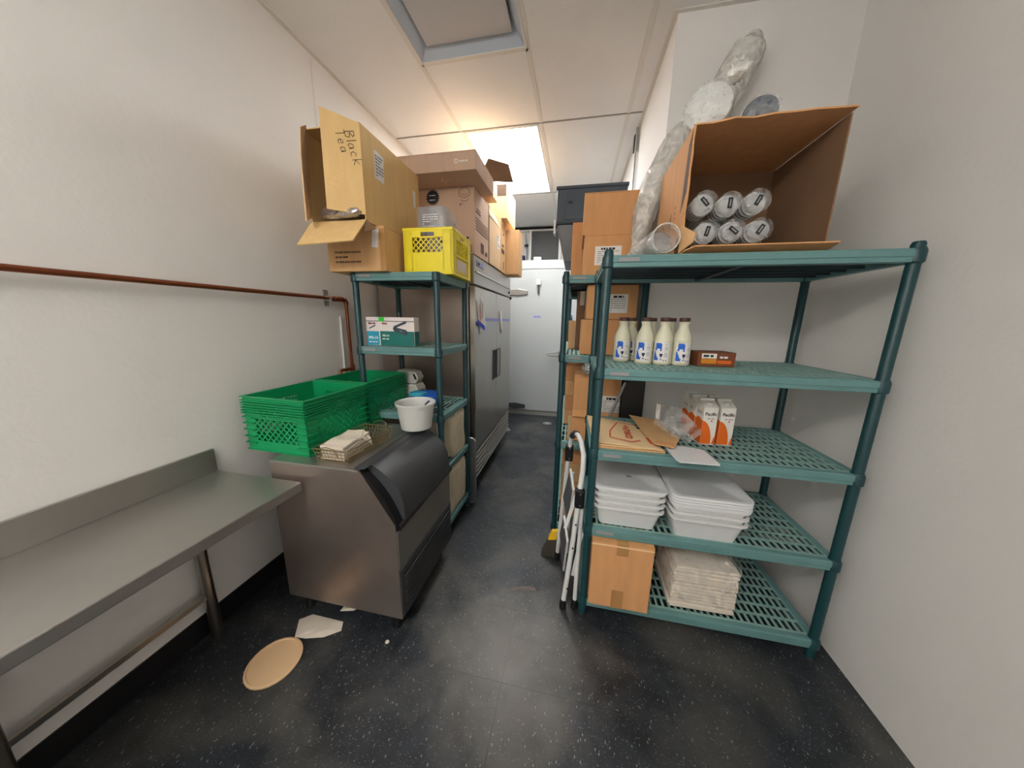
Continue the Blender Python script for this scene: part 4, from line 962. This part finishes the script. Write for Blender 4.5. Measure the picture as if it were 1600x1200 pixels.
for k in range(4):
    carton('small brown box in column at back of third shelf, %s' % pos[k], -.045, .08, 2.10, 2.30, hs[k]+.0005, hs[k+1]-.0005, 'card_orange' if k % 2 else 'card', 'small boxes in the third shelf column', False)
hs = [.077, .20, .335, .455, .585]
for k in range(4):
    carton('brown box in left stack on bottom shelf of far right unit, %s' % pos[k], -.038+.006*(k % 2), .10, 1.86, 2.10, hs[k]+.0005, hs[k+1]-.0005, 'card_orange' if k != 2 else 'card', 'boxes in the bottom shelf stack', False)
carton('wide brown box on bottom shelf of far right unit behind the ladder', .115, .32, 1.86, 2.15, .077, .40, 'card_orange', tape=False)
t = T('plastic_bag', 'crumpled clear plastic bag on box under second shelf of far right unit', 'bag', (.12, 1.87, 1.036))
t.p('film', blob(.055, .19, 1.81, 1.95, 1.037, 1.115, 7, .012, 31), 'film')
# ------------------------------------------------------------------ leaning board and poles, conduit
t = T('folded_board', 'black folded board standing in the gap between the two right shelving units', 'board', (.33, 1.745, 0))
t.p('panel', MB().box(.268, .392, 1.740, 1.748, .0, 1.09), 'black_deep', bevel=.004)
t.p('edge_strip', MB().box(.268, .278, 1.7395, 1.740, .02, 1.08), 'black_gap')
t = T('grey_pole', 'grey metal pole leaning in front of the black board', 'pole', (.20, 1.75, 0))
t.p('pole', MB().tube([(.135, 1.7295, .58), (.285, 1.7295, 1.03)], .008, 10), 'grey_pole', smooth=True)
t.p('lower_pole', MB().tube([(.1335, 1.7295, .575), (.06, 1.7295, .012)], .0075, 10), 'steel_soft', smooth=True)
t.p('grip', MB().tube([(.285, 1.7295, 1.03), (.312, 1.7295, 1.11)], .009, 10), 'black_deep', smooth=True)
t = T('conduit', 'thin vertical conduits with dark bracket on right wall above the boxes', 'conduit', (.365, 2.75, 1.6))
for k in range(3): t.p('tube', MB().tube([(.362+.004*k, 2.68+.035*k, 1.66), (.362+.004*k, 2.68+.035*k, ZC-.006)], .008, 8), ('steel_soft', 'grey_pole', 'white_plastic')[k], smooth=True)
t.p('bracket', MB().box(.348, .374, 2.69, 2.73, 2.60, ZC-.04), 'black_deep', bevel=.004)

# ------------------------------------------------------------------ near right unit contents
# bottom shelf
t = carton('brown shipping box with taped front on bottom shelf of nearest unit', .124, .376, 1.195, 1.48, .112, .433, 'card_orange', seam='y')
t.p('flap_edge', MB().box(.124, .376, 1.1932, 1.195, .418, .424), 'card_edge')
t = T('napkin_bale', 'clear bag of stacked pale folded paper on bottom shelf of nearest unit', 'bag', (.60, 1.38, .111))
R5 = random.Random(2)
for k in range(13):
    z = .116+k*.0165; a = R5.uniform(-.004, .004); q = MB().box(.475+a+.003*k*.3, .735+a, 1.255+a, 1.50, z, z+.0135)
    t.p('folded_sheet', q.rotz(R5.uniform(-.02, .02), (.6, 1.38)), 'paper_cream', bevel=.003)
t.p('plastic_film', blob(.452, .765, 1.238, 1.53, .1125, .372, 11, .010, 41, 4), 'film_bag', smooth=False, label='glossy clear plastic film')
# folded bin stacks
def bins(xa, xb, ya, yb, z0, n, nl, which):
    g = 'white food bins on the fourth shelf'
    for k in range(n):
        z = z0+.0285*k
        lb = ('white plastic food bin, %s of the %s bin stack' % (['lowest and deepest looking', 'second from bottom', 'third from bottom', 'fourth from bottom'][k], which))
        t = T('food_bin', lb, 'bin', ((xa+xb)/2, (ya+yb)/2, z), g)
        t.p('tub', tub(xa, xb, ya, yb, z, .098, .0225, .03, .003, .009, .004, .004), 'bin_plastic', smooth=True)
    z = z0+.0285*(n-1)+.0985
    for k in range(nl):
        zz = z+.0115*k
        nm = ['lowest', 'second', 'third', 'topmost'][k] if k < nl-1 else 'topmost'
        t = T('bin_lid', 'flat white plastic bin lid, %s lid of the %s bin stack' % (nm, which), 'lid', ((xa+xb)/2, (ya+yb)/2, zz), 'white bin lids on the fourth shelf')
        a, b, c, d = xa-.012, xb+.012, ya-.012, yb+.012
        r1 = rrect(a, b, c, d, .035); r2 = rrect(a+.016, b-.016, c+.016, d-.016, .03); r3 = rrect(a+.026, b-.026, c+.026, d-.026, .028)
        K = len(r1); vs = [(x, y, zz) for x, y in r1]+[(x, y, zz+.009) for x, y in r1]+[(x, y, zz+.0105) for x, y in r2]+[(x, y, zz+.005) for x, y in r3]
        fs = [(i*K+j, i*K+(j+1) % K, (i+1)*K+(j+1) % K, (i+1)*K+j) for i in range(3) for j in range(K)]+[tuple(reversed(range(K))), tuple(3*K+j for j in range(K))]
        o = t.p('lid', MB().add(vs, fs), 'bin_lid', smooth=True)
        if k == nl-1 and which == 'left': t.p('mark', MB().lathe([(.009, 0), (.009, .0006)], ((a+b)/2+.01, c+.13, zz+.0052), 12, 1.4), 'ink_grey', o)
bins(.128, .402, 1.236, 1.60, .479, 4, 1, 'left')
bins(.434, .708, 1.222, 1.60, .479, 3, 4, 'right')
# shelf 3: cardboard, paper bag, tray sheet, plastic, cartons
t = T('flat_cardboard', 'flattened tan cardboard with red stamp on third shelf of nearest unit', 'cardboard', (.22, 1.40, .836))
t.p('lower_sheet', MB().plate([(.112, 1.245, .837), (.385, 1.25, .837), (.37, 1.50, .837), (.10, 1.52, .837)], .004), 'card')
t.p('middle_sheet', MB().plate([(.10, 1.262, .8425), (.375, 1.258, .8425), (.39, 1.50, .8425), (.095, 1.52, .8425)], .004), 'card_edge')
sh = t.p('top_sheet', MB().plate([(.098, 1.268, .852), (.36, 1.25, .848), (.30, 1.56, .852), (.088, 1.62, .858), (.092, 1.46, .855), (.118, 1.42, .853)], .004), 'card_edge')
fz = (Vector((.94, -.34, 0)), Vector((.34, .94, 0)), Vector((0, 0, 1)))
st = [[(-1, .9), (-1, -.3), (-.7, -.95), (.6, -1), (1, -.7)], [(-1, .9), (.3, .95)]]
t.p('red_stamp', strokes(st, (.262, 1.42, .8572), fz, .07, .12, .006), 'red_ink', sh, label='red stamped mark')
t.p('red_stamp', strokes([[(-.45, .75), (-.15, .55), (-.4, .4), (-.1, .3)], [(-.35, .15), (.05, .25), (.1, .0), (-.2, -.05)], [(-.15, -.2), (.25, -.1), (-.05, -.35), (.35, -.3)], [(.1, -.5), (.4, -.45), (.5, -.7), (.2, -.75), (.1, -.5)]], (.262, 1.42, .8572), fz, .07, .11, .007), 'red_ink', sh, label='red stamped marks inside the outline')
t.p('red_corner', MB().plate([(.335, 1.30, .8565), (.352, 1.285, .8565), (.342, 1.36, .8565), (.33, 1.36, .8565)], .0006), 'red_ink', sh)
t = T('paper_bag', 'flat brown paper bag lying over the stamped cardboard', 'bag', (.39, 1.40, .85))
t.p('bag', MB().plate([(.345, 1.275, .862), (.42, 1.262, .858), (.475, 1.38, .858), (.44, 1.60, .866), (.30, 1.62, .878), (.315, 1.50, .872), (.325, 1.38, .868)], .003), 'card')
t.p('fold', MB().plate([(.35, 1.28, .8662), (.425, 1.27, .862), (.43, 1.295, .863), (.358, 1.305, .867)], .002), 'card_orange')
t = T('plastic_bag', 'clear plastic pouch with white strip in front of the orange cartons', 'bag', (.50, 1.46, .845))
t.p('film', MB().plate([(.40, 1.53, .875), (.44, 1.38, .866), (.50, 1.34, .860), (.56, 1.37, .90), (.50, 1.50, .965), (.44, 1.56, .96)], .002), 'film_bag')
t.p('film', blob(.43, .52, 1.38, 1.50, .866, .905, 7, .008, 51), 'film_clear')
t.p('white_strip', MB().plate([(.415, 1.565, .89), (.432, 1.56, .885), (.437, 1.58, .955), (.418, 1.585, .96)], .002), 'paper')
t = T('white_sheet', 'smooth white plastic sheet hanging over the front of the third shelf', 'sheet', (.47, 1.24, .84))
t.p('sheet', MB().plate([(.392, 1.345, .842), (.402, 1.175, .842), (.41, 1.16, .842), (.548, 1.165, .842), (.552, 1.18, .842), (.545, 1.30, .842), (.53, 1.31, .842)], .004), 'bin_lid', bevel=.002)
def broth(cx, cyy, label):
    t = T('drink_carton', label, 'carton', (0, 0, 0), 'white and orange drink cartons'); w_, d_, h_ = .058, .062, .168
    t.p('body', MB().box(-w_/2, w_/2, -d_/2, d_/2, 0, h_).add([(-w_/2, -d_/2, h_), (w_/2, -d_/2, h_), (w_/2, d_/2, h_), (-w_/2, d_/2, h_), (-w_/2, .012, h_+.022), (w_/2, .012, h_+.022)], [(0, 1, 5, 4), (2, 3, 4, 5), (1, 2, 5), (3, 0, 4)]), 'carton_white', bevel=.001)
    t.p('top_seam', MB().box(-w_/2, w_/2, .011, .013, h_+.020, h_+.030), 'carton_white')
    t.p('cap', MB().lathe([(.010, 0), (.010, .009)], (0, -.012, h_+.008), 12), 'carton_white', smooth=True)
    # orange sweep on the front and the left side
    pts = [(-w_/2, .004)]+[(-w_/2+w_*.78*(1-math.exp(-0)) if False else -w_/2+w_*.74*math.cos(a), .004+.104*math.sin(a)) for a in [math.pi/2*i/8 for i in range(9)]]
    m = MB(); n = Vector((0, -1, 0))
    P = [(x, -d_/2-.0006, z) for x, z in pts]; m.add(P, [tuple(range(len(P)))])
    m.add([(w_/2-.012, -d_/2-.0006, .004), (w_/2, -d_/2-.0006, .004), (w_/2, -d_/2-.0006, .045), (w_/2-.006, -d_/2-.0006, .03)], [(0, 1, 2, 3)])
    P = [(-w_/2-.0006, y, z) for y, z in ((-d_/2, .004), (-d_/2, .108), (-d_/4, .112), (0, .118), (d_/4, .114), (d_/2, .102), (d_/2, .004))]; m.add(P, [tuple(range(7))])
    t.p('orange_print', m, 'orange')
    t.p('brand_lettering', text_mb('Pacific', .0195, (0.001, -d_/2, .138), 'front', bold=.0003, off=.001), 'ink')
    t.p('small_print', lines(MB(), (.004, -d_/2, .118), 'front', .032, .006, 1, RN, off=.001, fill=.6), 'ink_grey')
    t.p('seal_dot', sheet(MB(), (.006, -d_/2, .108), 'front', .006, .006, .001), 'red_ink')
    t.p('side_print', lines(MB(), (-w_/2, 0, .14), 'left', .04, .012, 2, RN, off=.001), 'ink_grey')
    t.o.location = (cx, cyy, .836); t.o.rotation_euler.z = .10
    return t
broth(.585, 1.425, 'white and orange drink carton, left one of the front pair')
broth(.655, 1.432, 'white and orange drink carton, right one of the front pair')
broth(.578, 1.492, 'white and orange drink carton, left one of the middle pair')
broth(.648, 1.499, 'white and orange drink carton, right one of the middle pair')
broth(.571, 1.559, 'white and orange drink carton, left one of the rear pair')
broth(.641, 1.566, 'white and orange drink carton, right one of the rear pair')
# shelf 2: bottles
def wrap(func, R, u0, u1, v0, v1, res):
    """patch of a cylinder of radius R covering the cells where func is true; u = arc length from the -y direction"""
    m = MB(); nu = int((u1-u0)/res); nv = int((v1-v0)/res); idx = {}
    def V(i, j):
        if (i, j) not in idx:
            a = (u0+i*res)/R-math.pi/2; idx[i, j] = len(m.v); m.v.append((R*math.cos(a), R*math.sin(a), v0+j*res))
        return idx[i, j]
    for i in range(nu):
        for j in range(nv):
            if func(u0+(i+.5)*res, v0+(j+.5)*res): m.f.append((V(i, j), V(i+1, j), V(i+1, j+1), V(i, j+1)))
    return m
def make_bottle(label):
    t = T('milk_bottle', label, 'bottle', (0, 0, 0), 'cream bottles with brown caps'); R = .0365
    prof = [(.033, 0), (.036, .004), (R, .01), (R, .098), (.0375, .102), (R, .106), (.034, .120), (.028, .137), (.0215, .152), (.0185, .163), (.0185, .172), (.0215, .177), (.0215, .181), (.018, .183)]
    t.p('body', MB().lathe(prof, (0, 0, 0), 32), 'bottle', smooth=True)
    t.p('cap', MB().lathe([(.0205, .1835), (.021, .185), (.021, .197), (.0195, .199), (.001, .1992)], (0, 0, 0), 24), 'cap', smooth=True)
    lb = t.p('paper_label', wrap(lambda u, v: True, R+.0006, -.030, .034, .012, .096, .004), 'paper', smooth=True)
    def face(u, v):      # blue cap-shaped head and scarf silhouette
        x, y = u+.012, v-.055
        if y > .014: return -.010 < x < .016-(y-.014)*.0 and (x < .013 or y < .034) and y < .038
        if .004 < y <= .014: return .010 < x < .016 or (-.012 < x < -.004 and y > .006)
        return -.036 < y and x < -.012+(.004-y)*.42 and x > -.016 or (-.036 < y < -.024 and -.016 < x < .006+(-.024-y)*-.4 and y < -.026+x*.3)
    t.p('blue_picture', wrap(face, R+.0012, -.032, .012, .015, .095, .001), 'blue', lb, True)
    def glass(u, v):
        x, y = u-.003, v
        return (.034 < y < .048 and abs(x) < .006*math.sqrt(max(0, 1-((y-.048)/.014)**2))+.0005) or (.024 < y <= .034 and abs(x) < .0008) or (.022 < y < .0245 and abs(x) < .005)
    t.p('glass_picture', wrap(glass, R+.0015, -.005, .012, .020, .052, .0006), 'blue_dark', lb)
    def stripe(u, v): k = int((v-.03)/.005); return u > .014 and v > .03 and (v-.03) % .005 < .0016 and (k*7 % 5) > 0 and u < .030
    t.p('small_print', wrap(stripe, R+.0012, .012, .032, .03, .088, .0008), 'ink_grey', lb)
    t.p('marks', wrap(lambda u, v: (.012 < u < .016 or .022 < u < .026) and v < .022, R+.0012, .010, .030, .017, .024, .001), 'ink', lb)
    return t
b0 = make_bottle('cream milk bottle with blue label, leftmost of the front row on second shelf')
fr_b = [(.218, 1.50, .10), (.303, 1.445, -.1), (.377, 1.432, -.25), (.452, 1.436, .15)]
bk_b = [(.262, 1.565, .0), (.345, 1.535, .2), (.425, 1.53, 0), (.498, 1.525, .1)]
names = ['second from left in the front row on second shelf', 'third from left in the front row on second shelf', 'rightmost of the front row, beside the small brown box']
b0.o.location = (fr_b[0][0], fr_b[0][1], 1.176); b0.o.rotation_euler.z = fr_b[0][2]-.25
for (x, y, r), nmx in zip(fr_b[1:], names):
    c = copy_tree(b0.o, label='cream milk bottle with blue label, '+nmx); c.location = (x, y, 1.176); c.rotation_euler.z = r-.2
names = ['leftmost of the back row', 'second from left in the back row', 'third from left in the back row', 'rightmost of the back row']
for (x, y, r), nmx in list(zip(bk_b, names))[:3]:
    c = copy_tree(b0.o, label='cream milk bottle standing '+nmx+', behind the front bottles'); c.location = (x, y, 1.176); c.rotation_euler.z = r
t = T('small_box', 'small dark brown box with white and amber label beside the bottles', 'box', (.575, 1.44, 1.176))
t.p('body', MB().box(.51, .655, 1.41, 1.52, 1.176, 1.236), 'brown_box', bevel=.002)
a = t.p('white_label', sheet(MB(), (.552, 1.41, 1.221), 'front', .058, .020), 'paper')
t.p('amber_label', sheet(MB(), (.552, 1.41, 1.199), 'front', .058, .020), 'amber')
t.p('amber_label', sheet(MB(), (.612, 1.41, 1.196), 'front', .055, .014), 'orange')
t.p('lettering', lines(MB(), (.552, 1.41, 1.221), 'front', .045, .010, 1, RN, fill=.9), 'ink', a)
t.p('lettering', lines(MB(), (.608, 1.41, 1.216), 'front', .03, .009, 1, RN, fill=.9), 'ink_white', a)
t.spin(.06)

# top: open box of wrapped cups
x0, x1, y0, y1, z0, z1 = .352, .80, 1.262, 1.66, 1.592, 2.0
t = T('cardboard_box', 'big open orange-brown box of wrapped cups lying on top of nearest unit', 'box', ((x0+x1)/2, (y0+y1)/2, z0))
e = .005
R6 = random.Random(8)
side = [(y1, z0), (y1, z1)]+[(y0+R6.uniform(-.004, .006), z1-(z1-z0)*i/9) for i in range(10)]
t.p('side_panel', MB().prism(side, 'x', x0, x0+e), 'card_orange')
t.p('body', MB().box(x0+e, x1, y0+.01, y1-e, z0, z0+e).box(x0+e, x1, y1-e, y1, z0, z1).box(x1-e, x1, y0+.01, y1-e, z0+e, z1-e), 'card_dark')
tp = [(x0+e, y1, z1)]+[(x0+e+(x1-x0-e)*i/8, y0+R6.uniform(-.004, .012)-(.012 if i > 1 else 0), z1+(.0 if i else 0)) for i in range(9)]+[(x1, y1, z1)]
t.p('top_panel', MB().plate(tp, .005), 'card_orange')
t.p('flap', MB().plate([(x0+e, y0+.01, z0+.006), (x1, y0+.01, z0+.006), (x1, y0-.05, z0+.022), (x0+.03, y0-.055, z0+.02), (x0+.005, y0-.02, z0+.012)], .005), 'card_orange', bevel=.001)
t.p('flap_curl', MB().plate([(x0-.002, y0+.005, z0+.10), (x0-.002, y0+.005, z0+.006), (x0+.025, y0-.05, z0+.03), (x0+.03, y0-.05, z0+.06)], .004), 'card')
u_, v_ = Vector((0, -1, 0)), Vector((0, 0, 1))
def sidepoly(pts, m, nm, **k): return t.p(nm, MB().plate([(x0-.0008, y, z) for y, z in pts], .0006), m, **k)
sidepoly([(1.30, 1.955), (1.27, 1.995), (1.27, 1.80), (1.315, 1.745)], 'card_print', 'tape_patch', label='grey-brown printed tape')
sidepoly([(1.27, 1.682), (1.33, 1.648), (1.33, 1.597), (1.27, 1.597)], 'card_print', 'tape_patch', label='grey-brown printed tape')
t.p('vertical_lettering', strokes([[(-.4, k), (.3, k+.35), (-.3, k+.45)] if k % 2 else [(-.4, k+.4), (.4, k+.2), (-.4, k)] for k in range(-4, 4)], (x0, 1.385, 1.725), 'left', .012, .019, .0022), 'card_print')
t.p('logo_print', strokes([[(-1, -1), (-.6, .2), (.0, -.3), (.5, 1), (.6, -1)], [(.2, -1), (.2, .6)]], (x0, 1.46, 1.71), 'left', .05, .07, .003), 'card_dark')
# cup sleeves
def sleeve(t, c0, c1, r, seed, n=5):
    """wrapped stack of cups between two end centres"""
    r_ = random.Random(seed); c0 = Vector(c0); c1 = Vector(c1); d = (c1-c0)
    pts = [c0-d.normalized()*.012, c0-d.normalized()*.008, c0]+[c0+d*(i/n) for i in range(1, n+1)]
    rad = [r*.35, r*.8, r]+[r*r_.uniform(.93, 1.03) for i in range(n)]
    return t.p('film', MB().tube(pts, rad, 14), 'film_clear', smooth=True)
cups = [(.425, 1.772, 'upper left'), (.505, 1.764, 'upper middle'), (.590, 1.768, 'upper right'), (.445, 1.676, 'lower left'), (.528, 1.676, 'lower middle'), (.61, 1.676, 'lower right')]
ct = t
for k, (cx, cz, nmx) in enumerate(cups):
    r = .0395
    t = T('cup_sleeve', 'plastic-wrapped sleeve of clear cups, %s one inside the open orange-brown box' % nmx, 'cups', (cx, 1.45, cz-r), 'wrapped cup sleeves in the open box')
    cb = MB()
    cb.tube([(cx, 1.300, cz), (cx, 1.302, cz), (cx, 1.36, cz), (cx, 1.60, cz)], [r*.72, r*.8, r*.88, r*.88], 20)
    t.p('cup_stack', cb, 'clear_poly', smooth=True)
    rg = MB()
    for j in range(4): rg.tube([(cx, 1.325+j*.02, cz), (cx, 1.328+j*.02, cz)], r*.93, 20)
    t.p('cup_rims', rg, 'bucket_plastic', smooth=True, kind='stuff')
    sleeve(t, (cx, 1.292, cz), (cx, 1.62, cz), r, k)
    a = R6.uniform(-.6, .9)
    t.p('label_print', sheet(MB(), (cx-.008, 1.276, cz-.004), 'front', .014, .034, .0, rot=a), 'ink')
    t.p('label_print', sheet(MB(), (cx-.008, 1.2745, cz-.004), 'front', .004, .022, .0, rot=a), 'ink_grey')
# loose sleeve in front of the box, on the shelf
t = T('cup_sleeve', 'plastic-wrapped cup sleeve lying on top shelf corner outside the box', 'cups', (.30, 1.34, 1.592))
t.p('cup_stack', MB().tube([(.290, 1.295, 1.643), (.272, 1.36, 1.638), (.24, 1.50, 1.630)], [.038, .034, .028], 20), 'clear_poly', smooth=True)
t.p('film', MB().tube([(.296, 1.245, 1.648), (.295, 1.25, 1.647), (.29, 1.29, 1.644), (.272, 1.36, 1.640), (.245, 1.46, 1.632), (.212, 1.56, 1.618), (.18, 1.60, 1.602)], [.044, .049, .050, .046, .040, .026, .008], 16, False), 'film', smooth=True)
t.p('mouth_rim', MB().tube([(.296+.046*math.cos(a), 1.246, 1.648+.048*math.sin(a)) for a in [2*math.pi*i/18 for i in range(19)]], .0025, 6, False), 'film_white', smooth=True)
t.p('crinkle', blob(.262, .325, 1.25, 1.30, 1.602, 1.640, 6, .008, 61), 'film_clear', smooth=False)
# big sleeves of lids behind / above the box
def crinkled(pts, rad, seed, amp=.10, seg=18):
    m = MB().tube(pts, rad, seg); r_ = random.Random(seed); P = [Vector(p) for p in pts]; k = len(pts)
    for i in range(k):
        for j in range(seg):
            v = Vector(m.v[i*seg+j]); m.v[i*seg+j] = tuple(P[i]+(v-P[i])*(1+r_.uniform(-amp, amp)))
    return m
def dense(pts, rad, n):
    pts = [Vector(p) for p in pts]; P, Q = [], []
    for i in range(len(pts)-1):
        for k in range(n): t_ = k/n; P.append(pts[i].lerp(pts[i+1], t_)); Q.append(rad[i]*(1-t_)+rad[i+1]*t_)
    return P+[pts[-1]], Q+[rad[-1]]
t = T('lid_sleeve', 'clear bag of round lids lying end-on above the open box', 'lids', (.46, 1.5, 2.006))
c0, c1 = Vector((.410, 1.345, 2.092)), Vector((.52, 1.64, 2.092)); ax = (c0-c1).normalized()
t.p('lid_stack', MB().tube([c0, c1], [.070, .070], 32), 'paper_cream', smooth=True)
t.p('end_lid', MB().tube([c0+ax*.001, c0+ax*.006], [.072, .066], 32), 'white_plastic', smooth=True)
P, Q = dense([c0+ax*.03, c0+ax*.012, c0, c0.lerp(c1, .5), c1], [.045, .074, .080, .082, .08], 3)
t.p('film', crinkled(P, Q, 3, .05), 'film_clear', smooth=True)
t.p('gathered_end', blob(.445, .50, 1.28, 1.335, 2.135, 2.19, 7, .014, 71), 'film_white')
t = T('lid_sleeve', 'dark lids in clear bag right of the round lid bag on the open box', 'lids', (.56, 1.5, 2.006))
t.p('lid_stack', MB().tube([(.580, 1.36, 2.066), (.68, 1.62, 2.066)], .052, 24), 'carrier', smooth=True)
t.p('film', crinkled(*dense([(.575, 1.34, 2.066), (.578, 1.35, 2.066), (.68, 1.63, 2.066)], [.03, .056, .058], 4), 5, .04), 'film_clear', smooth=True)
t = T('lid_sleeve', 'long shiny silver-clear sleeve leaning from the box down to the unit corner', 'lids', (.30, 1.70, 1.6))
P, Q = dense([(.44, 1.745, 2.24), (.405, 1.745, 2.16), (.355, 1.75, 2.04), (.318, 1.75, 1.92), (.30, 1.75, 1.84), (.285, 1.75, 1.75), (.28, 1.75, 1.602)], [.04, .062, .066, .062, .05, .03, .022], 4)
t.p('film', crinkled(P, Q, 7, .09), 'film_white', smooth=True)
t.p('lid_stack', MB().tube([(.40, 1.745, 2.14), (.32, 1.75, 1.93)], .048, 24), 'white_plastic', smooth=True)
t = T('lid_sleeve', 'upper clear sleeve of lids rising to the right above the big box', 'lids', (.60, 1.72, 2.1))
P, Q = dense([(.50, 1.735, 2.19), (.53, 1.735, 2.24), (.60, 1.735, 2.38), (.66, 1.735, 2.50), (.68, 1.735, 2.56)], [.03, .066, .07, .066, .02], 4)
t.p('film', crinkled(P, Q, 8, .09), 'film_white', smooth=True)
t.p('lid_stack', MB().tube([(.545, 1.735, 2.27), (.65, 1.735, 2.48)], .054, 24), 'white_plastic', smooth=True)

# ------------------------------------------------------------------ step ladder
t = T('step_ladder', 'folded white two-step ladder with grey treads leaning on nearest shelving unit', 'ladder', (.02, 1.4, 0))
rl = .0115
fr_n = [(.015, 1.25, .02), (.040, 1.255, .32), (.056, 1.262, .55), (.068, 1.275, .72), (.068, 1.30, .775), (.056, 1.345, .815), (.044, 1.40, .825), (.028, 1.46, .812), (.012, 1.50, .77), (.006, 1.52, .71), (-.012, 1.545, .40), (-.030, 1.555, .02)]
t.p('front_frame', MB().tube(fr_n, rl, 12), 'white_paint', smooth=True)
t.p('hand_grip', MB().tube([(.036, 1.43, .820), (.028, 1.46, .812), (.016, 1.49, .785)], .0155, 12), 'black_plastic', smooth=True)
for a, b, zt in (((.070, 1.262, .02), (.074, 1.28, .56), 0), ((.026, 1.565, .02), (.030, 1.54, .56), 0)):
    t.p('rear_leg', MB().tube([a, b], .0105, 12), 'white_paint', smooth=True)
for (x, y) in ((.015, 1.25), (-.030, 1.555), (.070, 1.262), (.026, 1.565)):
    t.p('rubber_foot', MB().lathe([(.013, 0), (.0165, .004), (.0145, .045), (.012, .05)], (x, y, 0), 12), 'black_deep', smooth=True)
for (x, y, z) in ((.060, 1.262, .585), (.004, 1.525, .68)):
    j = t.p('joint_bracket', MB().box(x-.020, x+.022, y-.018, y+.016, z-.045, z+.045), 'black_deep', bevel=.008)
    for dz in (-.028, .028): t.p('rivet', MB().box(x-.0, x+.007, y-.0195, y-.018, z+dz-.003, z+dz+.003), 'steel', j)
def tread(A):
    A = [Vector(p) for p in A]
    pl = t.p('step', MB().plate(A, .010), 'white_paint', bevel=.002)
    c = sum(A, Vector())/4; n = (A[1]-A[0]).cross(A[-1]-A[0]).normalized()
    t.p('tread_pad', MB().plate([c+(p-c)*.86-n*.0015 for p in A], .013), 'tread', pl)
tread([(.021, 1.40, .655), (-.006, 1.49, .443), (.027, 1.42, .30), (.040, 1.31, .593)])
tread([(.003, 1.46, .355), (-.013, 1.51, .207), (.017, 1.40, .067), (.027, 1.32, .311)])
t.p('side_brace', MB().bar((.052, 1.272, .17), (.085, 1.275, .42), .006, .014), 'white_paint')
t.p('side_brace', MB().bar((.006, 1.292, .40), (.058, 1.272, .64), .006, .016), 'white_paint')
for z in (.12, .34, .46): t.p('bolt', MB().lathe([(.004, 0), (.004, .003)], (0, 0, 0), 8).shift((-(.024+.06*z), -(1.238+.01*z), -z)), 'black_deep')
# brush
t = T('hand_broom', 'yellow and grey hand broom standing on the floor behind the step ladder', 'broom', (-.075, 1.60, 0))
t.p('bristles', MB().hexa([(-.125, 1.56, .001), (-.045, 1.56, .001), (-.045, 1.62, .001), (-.125, 1.62, .001)], [(-.085, 1.575, .10), (-.042, 1.575, .11), (-.042, 1.61, .11), (-.085, 1.61, .10)]), 'bristle')
t.p('brush_head', MB().hexa([(-.088, 1.572, .10), (-.040, 1.572, .11), (-.040, 1.612, .11), (-.088, 1.612, .10)], [(-.068, 1.58, .155), (-.030, 1.58, .165), (-.030, 1.605, .165), (-.068, 1.605, .155)]), 'brush_yellow', bevel=.003)
t.p('brush_ring', MB().bar((-.062, 1.578, .12), (-.038, 1.578, .155), .004, .004), 'card_light')
